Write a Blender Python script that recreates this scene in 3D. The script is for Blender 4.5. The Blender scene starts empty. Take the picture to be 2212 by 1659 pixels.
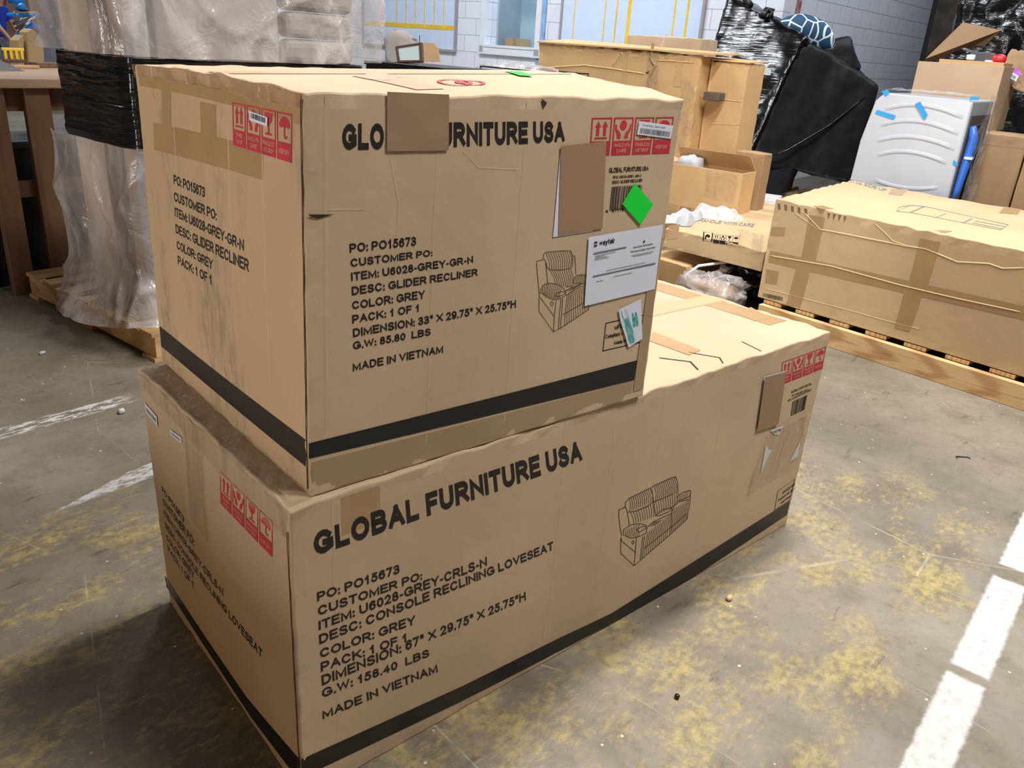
import bpy, bmesh, math, random
from mathutils import Vector, Matrix, noise, geometry

# ------------------------------------------------------------------ camera
CAM_POS = Vector((-0.51661, -1.10772, 1.40660))
ROWS = [Vector((0.760379, -0.646381, 0.063367)), Vector((-0.204606, -0.330997, -0.921182)), Vector((0.616409, 0.687482, -0.383937))]
FPX, PW, PH = 1766.81, 2212, 1659
S = bpy.context.scene
COL = S.collection
cam_data = bpy.data.cameras.new('camera')
cam = bpy.data.objects.new('camera', cam_data)
COL.objects.link(cam)
cx, cy, cz = ROWS[0], -ROWS[1], -ROWS[2]
cam.matrix_world = Matrix(((cx.x, cy.x, cz.x, CAM_POS.x), (cx.y, cy.y, cz.y, CAM_POS.y), (cx.z, cy.z, cz.z, CAM_POS.z), (0, 0, 0, 1)))
cam_data.sensor_width = 36
cam_data.lens = FPX / PW * 36
cam_data.clip_start = 0.05
S.camera = cam

# ------------------------------------------------------------------ light, world, exposure
S.view_settings.view_transform = 'Standard'
S.view_settings.look = 'None'
S.view_settings.gamma = 1
S.view_settings.use_curve_mapping = False
S.view_settings.exposure = 0.0
world = bpy.data.worlds.new('world')
S.world = world
world.use_nodes = True
world.node_tree.nodes['Background'].inputs[0].default_value = (0.86, 0.88, 0.92, 1)
world.node_tree.nodes['Background'].inputs[1].default_value = 0.02

E1 = Vector((math.cos(math.radians(10)), math.sin(math.radians(10)), 0))
E2 = Vector((-E1.y, E1.x, 0))
RZ = math.radians(10)
def P3(p, q, z=0): return E1 * p + E2 * q + Vector((0, 0, z))

def area_lamp(name, pos, size, power, color, target):
    l = bpy.data.lights.new(name, 'AREA')
    l.shape = 'RECTANGLE'; l.size, l.size_y = size; l.energy = power; l.color = color
    o = bpy.data.objects.new(name, l); COL.objects.link(o)
    o.location = pos
    o.rotation_euler = (Vector(target) - Vector(pos)).to_track_quat('-Z', 'Y').to_euler()
    return o
WARM = (1.0, 0.96, 0.90)
COOL = (0.90, 0.95, 1.0)
# the hall's ceiling fittings (about 5 m up), two added lamps and the daylight of its windows
area_lamp('ceiling_lamp_main', (2.5, 0.75, 5.2), (0.5, 2.4), 320, WARM, (2.2, 0.75, 0))
area_lamp('ceiling_lamp_aisle', P3(1.8, -2.2, 5.0), (2.6, 0.5), 255, WARM, P3(2.5, -1.2, 0))
area_lamp('daylight_dock_door', (-5.5, -7.5, 1.7), (2.6, 2.4), 60, (1.0, 0.97, 0.92), (0.6, 0.3, 1.0))
area_lamp('daylight_side_door', (-8.5, 1.2, 1.9), (2.2, 2.4), 400, (1.0, 0.97, 0.92), (0.3, 0.6, 1.0))
area_lamp('ceiling_lamp_office', P3(4.6, 5.5, 5.2), (3.0, 0.6), 300, COOL, P3(6.5, 5.0, 0.8))
area_lamp('ceiling_lamp_corner', P3(7.6, -0.6, 5.2), (2.4, 0.5), 110, COOL, P3(7.6, 1.4, .6))
area_lamp('added_right_wall_lamp', P3(11.0, 0.2, 5.0), (2.4, 0.5), 60, COOL, P3(11.0, 2.6, 1.6))  # added lamp that brightens the far part of the right wall
area_lamp('added_sparkle_lamp', (-3.2, 8.4, 4.4), (1.6, 0.3), 32, COOL, (0.4, 3.0, 1.0))  # added small lamp that gives sparkle to the black band and film
area_lamp('ceiling_lamp_workshop', P3(4.6, 15.2, 5.2), (3.0, 0.8), 230, COOL, P3(4.8, 14.6, 0.8))

# ------------------------------------------------------------------ materials
def lin(c):
    f = lambda v: (v / 255 / 12.92) if v / 255 <= 0.04045 else ((v / 255 + 0.055) / 1.055) ** 2.4
    return (f(c[0]), f(c[1]), f(c[2]), 1)
class N:
    """small helper around one node tree"""
    def __init__(s, name):
        s.m = bpy.data.materials.new(name); s.m.use_nodes = True
        s.t = s.m.node_tree; s.n = s.t.nodes; s.b = s.n['Principled BSDF']; s.out = s.n['Material Output']
    def new(s, typ, **kw):
        n = s.n.new(typ)
        for k, v in kw.items(): setattr(n, k, v)
        return n
    def link(s, a, b): s.t.links.new(a, b)
    def put(s, sock, v):
        if hasattr(v, 'is_output') or isinstance(v, bpy.types.NodeSocket): s.link(v, sock)
        else: sock.default_value = v
    def math(s, op, a, b=0.0, c=None):
        n = s.new('ShaderNodeMath', operation=op)
        s.put(n.inputs[0], a); s.put(n.inputs[1], b)
        if c is not None: s.put(n.inputs[2], c)
        return n.outputs[0]
    def coord(s, scale=(1, 1, 1), rot=(0, 0, 0), which='Object'):
        tc = s.new('ShaderNodeTexCoord'); mp = s.new('ShaderNodeMapping')
        s.link(tc.outputs[which], mp.inputs[0]); mp.inputs['Scale'].default_value = scale; mp.inputs['Rotation'].default_value = rot
        return mp.outputs[0]
    def noise(s, vec, scale, detail=4, rough=0.55, dist=0.0):
        n = s.new('ShaderNodeTexNoise'); s.link(vec, n.inputs['Vector'])
        n.inputs['Scale'].default_value = scale; n.inputs['Detail'].default_value = detail
        n.inputs['Roughness'].default_value = rough; n.inputs['Distortion'].default_value = dist
        return n.outputs[0]
    def ramp(s, fac, lo, hi, a=0.0, b=1.0):
        n = s.new('ShaderNodeMapRange', interpolation_type='SMOOTHSTEP')
        s.put(n.inputs['Value'], fac); n.inputs['From Min'].default_value = lo; n.inputs['From Max'].default_value = hi
        n.inputs['To Min'].default_value = a; n.inputs['To Max'].default_value = b
        return n.outputs[0]
    def mix(s, fac, a, b):
        n = s.new('ShaderNodeMix', data_type='RGBA')
        s.put(n.inputs[0], fac); s.put(n.inputs[6], a); s.put(n.inputs[7], b)
        return n.outputs[2]
    def bump(s, h, strength=0.3, dist=0.01):
        n = s.new('ShaderNodeBump'); n.inputs['Strength'].default_value = strength; n.inputs['Distance'].default_value = dist
        s.link(h, n.inputs['Height']); s.link(n.outputs[0], s.b.inputs['Normal'])
    def base(s, c): s.put(s.b.inputs['Base Color'], c)
    def rough(s, r): s.put(s.b.inputs['Roughness'], r)
def plain(name, rgb, rough=0.6, metal=0.0, spec=0.5, var=0.08, vscale=6.0, bump=0.0, bscale=30.0, stretch=(1, 1, 1)):
    k = N(name); v = k.coord(stretch)
    n = k.noise(v, vscale)
    c = lin(rgb); d = tuple(x * (1 - var) for x in c[:3]) + (1,); e = tuple(min(1, x * (1 + var)) for x in c[:3]) + (1,)
    k.base(k.mix(k.ramp(n, .3, .7), d, e)); k.rough(rough)
    k.b.inputs['Metallic'].default_value = metal; k.b.inputs['Specular IOR Level'].default_value = spec
    if bump: k.bump(k.noise(v, bscale, 3), bump, 0.01)
    return k.m
def carton(name, rgb, var=0.07, stain=0.0, flute=(0, 0, 1)):
    k = N(name); v = k.coord()
    big = k.noise(v, 2.3, 3); c = lin(rgb)
    lo = tuple(x * (1 - var) for x in c[:3]) + (1,); hi = tuple(min(1, x * (1 + var)) for x in c[:3]) + (1,)
    col = k.mix(k.ramp(big, .3, .7), lo, hi)
    fib = k.noise(k.coord((60, 60, 400)), 3, 2)
    col = k.mix(k.ramp(fib, .35, .75, 0, .12), col, tuple(x * .72 for x in c[:3]) + (1,))
    if stain:
        sm = k.math('MULTIPLY', k.ramp(k.noise(k.coord((6, 6, 2.4)), 1.0, 4, .6), .46, .68), k.ramp(k.noise(k.coord((70, 70, 16)), 1.0, 3), .35, .65))
        col = k.mix(k.math('MULTIPLY', sm, stain), col, lin((116, 106, 94)))
    k.base(col); k.rough(.72); k.b.inputs['Specular IOR Level'].default_value = .25
    h = k.math('ADD', k.math('MULTIPLY', k.noise(k.coord((1, 1, 1)), 7, 3), 1.0), k.math('MULTIPLY', k.noise(k.coord((1, 1, 1)), 60, 2), .12))
    k.bump(h, .25, .012)
    return k.m
def wrapfilm(name, rgb, gloss_scale=(2, 2, 26), strength=.9, rough=.22, dist=.02):
    k = N(name); v = k.coord(gloss_scale)
    n = k.noise(v, 1.6, 3, .5, .6); n2 = k.noise(k.coord((4, 4, 4)), 2.5, 3, .55, .8)
    k.base(lin(rgb)); k.rough(rough); k.b.inputs['Specular IOR Level'].default_value = .6
    k.bump(k.math('ADD', n, k.math('MULTIPLY', n2, .6)), strength, dist)
    return k.m
def film(name, rgb, opacity=.35, rough=.18, bscale=9, strength=.8):
    """clear polythene sheet: partly see-through, partly milky, with glossy creases"""
    k = N(name); v = k.coord()
    k.base(lin(rgb)); k.rough(rough); k.b.inputs['Specular IOR Level'].default_value = .7
    n = k.noise(v, bscale, 4, .55, 1.2); n2 = k.noise(k.coord((1.5, 1.5, .6)), bscale * .5, 3, .5, 1.5)
    k.bump(k.math('ADD', n, n2), strength, .03)
    tr = k.new('ShaderNodeBsdfTransparent'); mx = k.new('ShaderNodeMixShader')
    fr = k.ramp(n2, .35, .7, opacity * .6, min(1, opacity * 1.5))
    k.link(fr, mx.inputs[0]); k.link(tr.outputs[0], mx.inputs[1]); k.link(k.b.outputs[0], mx.inputs[2]); k.link(mx.outputs[0], k.out.inputs[0])
    return k.m
M = {}
M['carton'] = carton('kraft_carton', (190, 166, 138))
M['carton_dusty'] = carton('kraft_carton_dusty', (186, 158, 124), stain=.5)
M['carton_tan'] = carton('tan_carton', (206, 170, 122))
M['carton_pale'] = carton('pale_carton', (198, 172, 134))
M['carton_dark'] = carton('brown_carton', (164, 134, 102))
M['tape'] = plain('packing_tape', (170, 138, 96), .3, spec=.55, var=.06, bump=.15, bscale=12)
M['tape_pale'] = plain('pale_packing_tape', (200, 164, 122), .28, spec=.55, var=.05, bump=.15, bscale=14)
M['cleartape'] = film('clear_packing_tape', (196, 170, 140), .30, .2, 14, .5)
M['ink'] = plain('black_ink', (24, 20, 20), .6, var=.25, vscale=20)
M['ink_grey'] = plain('grey_ink', (110, 110, 116), .7)
M['ink_brown'] = plain('brown_ink', (62, 42, 30), .7)
M['dirt'] = plain('brown_scuff', (122, 94, 68), .8)
M['tape_dull'] = plain('dull_packing_tape', (158, 134, 104), .4, var=.06, bump=.15, bscale=12)
M['seam'] = plain('shadowed_board_edge', (60, 38, 26), .9)
M['red'] = plain('red_ink', (186, 44, 62), .6, var=.12, vscale=14)
M['kraft_ink'] = plain('kraft_knockout', (204, 150, 128), .7)
M['band'] = plain('black_tape_band', (20, 20, 22), .42, var=.1, bump=.12, bscale=10)
M['paper'] = plain('white_paper', (212, 216, 232), .55, var=.02)
M['card'] = plain('brown_card_patch', (150, 119, 94), .7, var=.03)
M['green'] = plain('fluorescent_green_paper', (20, 216, 62), .5, var=.02)
M['teal'] = plain('teal_marker', (40, 170, 160), .5, var=.2, vscale=40)
M['blue_tape'] = plain('blue_masking_tape', (28, 150, 232), .5, var=.05)
M['white_enamel'] = plain('white_enamel', (178, 184, 196), .25, var=.02)
M['white_plastic'] = plain('white_plastic', (228, 230, 234), .4, var=.03)
M['wall'] = None
M['wood'] = None
M['black_wrap'] = wrapfilm('black_stretch_wrap', (7, 7, 9), (1.6, 1.6, 26), 1.0, .24, .005)
M['black_film'] = wrapfilm('black_polythene', (14, 14, 17), (3, 3, 16), 1.0, .2, .008)
M['black_cloth'] = plain('black_dust_cover', (22, 22, 25), .55, spec=.3, var=.2, vscale=3, bump=.5, bscale=4)
M['film'] = film('clear_polythene', (206, 200, 200), .40, .14, 6, .6)
M['film_thin'] = film('thin_clear_polythene', (222, 222, 228), .26, .15, 12, 1.0)
M['foam'] = plain('white_foam_sheet', (176, 179, 186), .7, var=.04, bump=.5, bscale=9)
M['foam_sheer'] = film('sheer_foam_sheet', (236, 234, 238), .75, .4, 14, .6)
M['board'] = plain('whiteboard', (196, 212, 238), .25, var=.02)
M['yellow'] = plain('yellow_tape', (226, 186, 40), .5, var=.12, vscale=10)
M['grey_fabric'] = plain('grey_fabric', (138, 134, 130), .9, var=.12, vscale=9, bump=.2, bscale=60)
M['taupe'] = plain('taupe_upholstery', (140, 130, 122), .85, var=.05, vscale=5, bump=.1, bscale=60)
M['greyboard'] = plain('grey_panel', (150, 146, 148), .5, var=.04)
M['dark_wood'] = plain('dark_brown_wood', (86, 62, 48), .5, var=.2, vscale=14, stretch=(1, 8, 8))
M['mirror'] = plain('mirror_painted_reflection', (186, 202, 206), .12, var=.03)  # pale colour painted in for the bright reflection, not a reflecting surface
M['black_metal'] = plain('black_metal', (20, 20, 22), .4, var=.05)
M['red_plastic'] = plain('red_plastic', (214, 34, 44), .4, var=.05)
M['blue_paint'] = plain('blue_machine_paint', (36, 140, 236), .35, var=.06)
M['steel'] = plain('brushed_steel', (150, 156, 166), .3, metal=.8, var=.08)
M['skin'] = plain('skin', (206, 152, 128), .5, var=.05)
M['shirt'] = plain('blue_cotton', (30, 68, 200), .8, var=.12, vscale=10, bump=.3, bscale=14)
M['shorts'] = plain('grey_cotton', (128, 132, 144), .85, var=.12, vscale=10, bump=.3, bscale=14)
M['hair'] = plain('dark_hair', (40, 30, 26), .6)
M['shoe'] = plain('dark_shoe', (50, 48, 50), .6)
M['blue_hose'] = plain('blue_hose', (52, 108, 206), .35, var=.08)
M['rubber'] = plain('black_rubber', (18, 18, 20), .6)
M['grey_dark'] = plain('dark_grey_panel', (70, 72, 80), .5)
M['navy_cloth'] = plain('navy_black_cloth', (16, 18, 26), .7, spec=.2, var=.2, vscale=5, bump=.5, bscale=5)
M['mauve'] = plain('mauve_print', (190, 110, 206), .5, var=.2, vscale=30)
M['khaki'] = plain('gravel_khaki', (150, 138, 112), .9)
M['glass'] = None

def wood_mat(name, rgb, ring=(150, 98, 46), axis=(1.2, 14, 14), knots=True):
    k = N(name); v = k.coord(axis)
    g = k.noise(v, 1.6, 4, .6, 1.4)
    w = k.new('ShaderNodeTexWave', wave_type='BANDS', bands_direction='Y')
    k.link(v, w.inputs[0]); w.inputs['Scale'].default_value = .9; w.inputs['Distortion'].default_value = 7; w.inputs['Detail'].default_value = 3; w.inputs['Detail Scale'].default_value = .7
    col = k.mix(k.ramp(w.outputs[1], .35, 1, 0, .5), lin(rgb), lin(ring))
    col = k.mix(k.ramp(g, .5, .8, 0, .5), col, lin(ring))
    if knots:
        vo = k.new('ShaderNodeTexVoronoi'); k.link(k.coord(tuple(2.4 if a_ < 2 else 9 for a_ in axis)), vo.inputs[0]); vo.inputs['Scale'].default_value = .8
        col = k.mix(k.ramp(vo.outputs['Distance'], .16, .10), col, lin((92, 50, 34)))
    k.base(col); k.rough(.62); k.bump(g, .15, .01)
    return k.m
M['wood'] = wood_mat('pine_pallet_wood', (214, 180, 130), axis=(14, 1.2, 14))
M['wood_x'] = wood_mat('pine_board_wood', (206, 172, 124), axis=(1.2, 14, 14))
M['ply'] = wood_mat('plywood_bench_top', (176, 146, 118), (136, 104, 76), axis=(1.2, 9, 9), knots=False)
M['post'] = wood_mat('rough_timber_post', (112, 80, 56), (72, 46, 30), axis=(9, 9, 1.2), knots=False)

def wall_mat(name, rgb, bw, bh):
    """painted concrete blocks, running bond: bw along the wall, bh up"""
    k = N(name)
    tc = k.new('ShaderNodeTexCoord'); sp = k.new('ShaderNodeSeparateXYZ'); k.link(tc.outputs['Object'], sp.inputs[0])
    cb = k.new('ShaderNodeCombineXYZ'); k.link(sp.outputs[0], cb.inputs[0]); k.link(sp.outputs[2], cb.inputs[1])
    br = k.new('ShaderNodeTexBrick'); k.link(cb.outputs[0], br.inputs['Vector'])
    br.inputs['Scale'].default_value = 1; br.inputs['Brick Width'].default_value = bw; br.inputs['Row Height'].default_value = bh
    br.inputs['Mortar Size'].default_value = .006; br.inputs['Mortar Smooth'].default_value = .6
    c = lin(rgb); br.inputs['Color1'].default_value = c; br.inputs['Color2'].default_value = tuple(x * .95 for x in c[:3]) + (1,)
    br.inputs['Mortar'].default_value = tuple(x * .55 for x in c[:3]) + (1,)
    n = k.noise(k.coord(), 3, 5)
    col = k.mix(k.ramp(n, .55, .8, 0, .16), br.outputs[0], lin((120, 112, 108)))
    k.base(col); k.rough(.55)
    k.bump(k.math('SUBTRACT', k.math('MULTIPLY', k.noise(k.coord(), 40, 3), .15), br.outputs['Fac']), .4, .006)
    return k.m
M['wall'] = wall_mat('painted_block_wall', (216, 220, 232), .41, .21)

def floor_mat():
    k = N('worn_painted_concrete')
    g = k.new('ShaderNodeNewGeometry'); mp = k.new('ShaderNodeMapping'); mp.inputs['Rotation'].default_value = (0, 0, -RZ)
    k.link(g.outputs['Position'], mp.inputs[0]); v = mp.outputs[0]
    sp = k.new('ShaderNodeSeparateXYZ'); k.link(v, sp.inputs[0]); p, q = sp.outputs[0], sp.outputs[1]
    def scaled(sc):
        m = k.new('ShaderNodeMapping'); k.link(v, m.inputs[0]); m.inputs['Scale'].default_value = sc; return m.outputs[0]
    big = k.noise(v, .9, 5, .6); med = k.noise(v, 5, 6, .62); fine = k.noise(v, 34, 4, .65)
    col = k.mix(k.ramp(big, .35, .68), lin((112, 105, 93)), lin((140, 132, 118)))
    col = k.mix(k.ramp(med, .42, .72, 0, .55), col, lin((92, 82, 70)))
    col = k.mix(k.ramp(fine, .5, .75, 0, .28), col, lin((60, 54, 46)))
    def inside(x, a, b, soft=.015): return k.math('MULTIPLY', k.ramp(x, a - soft, a + soft), k.ramp(x, b + soft, b - soft))
    # yellow zone, almost worn away
    wob = k.math('MULTIPLY', k.math('SUBTRACT', med, .5), .5)
    zone = k.math('MULTIPLY', inside(k.math('ADD', q, wob), -.84, 1.37, .05), k.ramp(k.math('ADD', p, wob), 2.45, 2.2))
    chips = k.math('ADD', k.math('MULTIPLY', k.noise(scaled((1, 1.6, 1)), 3.2, 6, .62), .62), k.math('MULTIPLY', k.noise(scaled((1, 2.0, 1)), 26, 5, .7), .38))
    ymask = k.math('MULTIPLY', zone, k.ramp(chips, .47, .60))
    col = k.mix(k.math('MULTIPLY', ymask, .70), col, k.mix(k.ramp(fine, .35, .7), lin((184, 164, 104)), lin((126, 113, 76))))
    # white lines
    ed = k.math('MULTIPLY', k.math('SUBTRACT', k.noise(v, 24, 4, .6), .5), .02)
    qe, pe = k.math('ADD', q, ed), k.math('ADD', p, ed)
    right = inside(qe, -.967, -.876, .006)
    for a, b in ((1.335, 1.375), (1.905, 1.99)):
        right = k.math('MULTIPLY', right, k.math('SUBTRACT', 1.0, inside(pe, a, b, .008)))
    right = k.math('MULTIPLY', right, inside(p, -3, 2.9))
    worn = k.noise(scaled((1, 2.6, 1)), 16, 6, .7)
    tap = k.math('ADD', 1.375, k.math('MULTIPLY', k.ramp(p, .02, .5), .10))
    lb = k.math('MULTIPLY', k.ramp(qe, 1.374, 1.386), k.math('LESS_THAN', qe, tap))
    lb = k.math('MULTIPLY', lb, k.ramp(worn, .40, .52))
    la = k.math('MULTIPLY', k.math('MULTIPLY', inside(qe, 1.985, 2.07, .012), k.ramp(worn, .46, .56)), k.ramp(p, .75, .6))
    far = k.math('MULTIPLY', inside(p, -9, 9), 0.0)
    wm = k.math('MAXIMUM', k.math('MAXIMUM', k.math('MULTIPLY', right, k.ramp(worn, .26, .36)), lb), k.math('MAXIMUM', la, far))
    col = k.mix(k.math('MULTIPLY', wm, .93), col, k.mix(k.ramp(fine, .45, .75, 0, .5), lin((196, 196, 198)), lin((140, 138, 136))))
    # scratches, tyre scuffs, pits
    vo = k.new('ShaderNodeTexVoronoi', feature='DISTANCE_TO_EDGE'); k.link(scaled((1.1, .35, 1)), vo.inputs[0]); vo.inputs['Scale'].default_value = 2.1
    col = k.mix(k.math('MULTIPLY', k.ramp(vo.outputs['Distance'], .004, .001), k.ramp(med, .45, .6, 0, .35)), col, lin((196, 190, 176)))
    scuff = k.math('MULTIPLY', k.ramp(k.noise(scaled((2.2, 9, 1)), 1.6, 5, .7), .60, .72), .55)
    col = k.mix(scuff, col, lin((48, 46, 44)))
    vp = k.new('ShaderNodeTexVoronoi'); k.link(v, vp.inputs[0]); vp.inputs['Scale'].default_value = 19
    col = k.mix(k.math('MULTIPLY', k.ramp(vp.outputs['Distance'], .10, .04), k.ramp(med, .5, .6)), col, lin((226, 222, 212)))
    k.base(col); k.rough(k.ramp(med, .3, .7, .34, .56)); k.b.inputs['Specular IOR Level'].default_value = .42
    k.bump(k.math('ADD', k.math('MULTIPLY', fine, .35), k.math('ADD', k.math('MULTIPLY', ymask, .5), k.math('MULTIPLY', wm, .5))), .35, .004)
    return k.m
M['floor'] = floor_mat()

# ------------------------------------------------------------------ building helpers
def ray(px, py): return ROWS[0] * ((px - PW / 2) / FPX) + ROWS[1] * ((py - PH / 2) / FPX) + ROWS[2]
def W(px, py, d): return CAM_POS + ray(px, py) * d               # the point at depth d behind a pixel
def on_plane(px, py, axis, value):                                # ... and where that sight line meets a wall or floor plane
    r = ray(px, py); return CAM_POS + r * ((value - CAM_POS.dot(axis)) / r.dot(axis))
def onz(px, py, z): return on_plane(px, py, Vector((0, 0, 1)), z)
def onp(px, py, p): return on_plane(px, py, E1, p)
def onq(px, py, q): return on_plane(px, py, E2, q)
def pqz(v): return Vector((v.dot(E1), v.dot(E2), v.z))

def obj(name, verts, faces, mat, parent=None, smooth=False, org=(0, 0, 0), bevel=0.0, segs=2, sub=0, auto=None):
    me = bpy.data.meshes.new(name)
    o = Vector(org)
    me.from_pydata([tuple(Vector(v) - o) for v in verts], [], faces)
    me.validate(); me.update()
    if mat is not None: me.materials.append(mat)
    ob = bpy.data.objects.new(name, me); COL.objects.link(ob)
    if parent is not None: ob.parent = parent
    if smooth:
        for f in me.polygons: f.use_smooth = True
    if bevel:
        b = ob.modifiers.new('bevel', 'BEVEL'); b.width = bevel; b.segments = segs; b.limit_method = 'ANGLE'; b.angle_limit = math.radians(40)
    if sub:
        s = ob.modifiers.new('subdivision', 'SUBSURF'); s.levels = s.render_levels = sub
    return ob
def tag(o, label, cat, group=None, kind=None):
    o['label'] = label
    if cat: o['category'] = cat
    if group: o['group'] = group
    if kind: o['kind'] = kind
    return o
def thing(name, label, cat, loc=(0, 0, 0), rotz=0.0, group=None):
    o = bpy.data.objects.new(name, None); COL.objects.link(o)
    o.location = loc; o.rotation_euler = (0, 0, rotz); o.empty_display_size = .05
    return tag(o, label, cat, group)
def struct(o): o['kind'] = 'structure'; return o

class MB:
    def __init__(s): s.v = []; s.f = []
    def add(s, vs, fs):
        n = len(s.v); s.v += [tuple(x) for x in vs]; s.f += [tuple(i + n for i in f) for f in fs]; return s
    def box(s, x0, x1, y0, y1, z0, z1, mtx=None):
        vs = [Vector((x, y, z)) for z in (z0, z1) for y in (y0, y1) for x in (x0, x1)]
        if mtx: vs = [mtx @ v for v in vs]
        return s.add(vs, [(0, 2, 3, 1), (4, 5, 7, 6), (0, 1, 5, 4), (2, 6, 7, 3), (0, 4, 6, 2), (1, 3, 7, 5)])
    def hexa(s, c): return s.add(c, [(0, 2, 3, 1), (4, 5, 7, 6), (0, 1, 5, 4), (2, 6, 7, 3), (0, 4, 6, 2), (1, 3, 7, 5)])
    def prism(s, pts, vec):
        """polygon (3-d points) pushed along vec"""
        n = len(pts); v = Vector(vec); a = [Vector(p) for p in pts]
        return s.add(a + [p + v for p in a], [tuple(range(n))[::-1], tuple(range(n, 2 * n))] + [(i, (i + 1) % n, n + (i + 1) % n, n + i) for i in range(n)])
    def tube(s, pts, r, seg=8, cap=True):
        pts = [Vector(p) for p in pts]; n = len(pts); rs = r if isinstance(r, (list, tuple)) else [r] * n
        rings = []; up = None
        for i, p in enumerate(pts):
            d = (pts[min(i + 1, n - 1)] - pts[max(i - 1, 0)]).normalized()
            a = d.cross(Vector((0, 0, 1)) if abs(d.z) < .9 else Vector((1, 0, 0))).normalized()
            if up is not None and a.dot(up) < 0: a = -a
            up = a; b = d.cross(a)
            rings.append([p + (a * math.cos(2 * math.pi * k / seg) + b * math.sin(2 * math.pi * k / seg)) * rs[i] for k in range(seg)])
        vs = [v for rg in rings for v in rg]
        fs = [(i * seg + k, i * seg + (k + 1) % seg, (i + 1) * seg + (k + 1) % seg, (i + 1) * seg + k) for i in range(n - 1) for k in range(seg)]
        if cap: fs += [tuple(range(seg))[::-1], tuple(range((n - 1) * seg, n * seg))]
        return s.add(vs, fs)
    def grid(s, fn, nu, nv, us=None, vs=None):
        us = us or [i / nu for i in range(nu + 1)]; vv = vs or [j / nv for j in range(nv + 1)]
        a = len(us)
        return s.add([fn(u, v) for v in vv for u in us], [(j * a + i, j * a + i + 1, (j + 1) * a + i + 1, (j + 1) * a + i) for j in range(len(vv) - 1) for i in range(a - 1)])
    def build(s, name, mat, parent=None, **kw): return obj(name, s.v, s.f, mat, parent, **kw)

def nz(v, sc, seed=0.0):
    v = Vector(v) * sc; return noise.noise(v + Vector((seed, seed * 1.7, -seed)))

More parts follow.
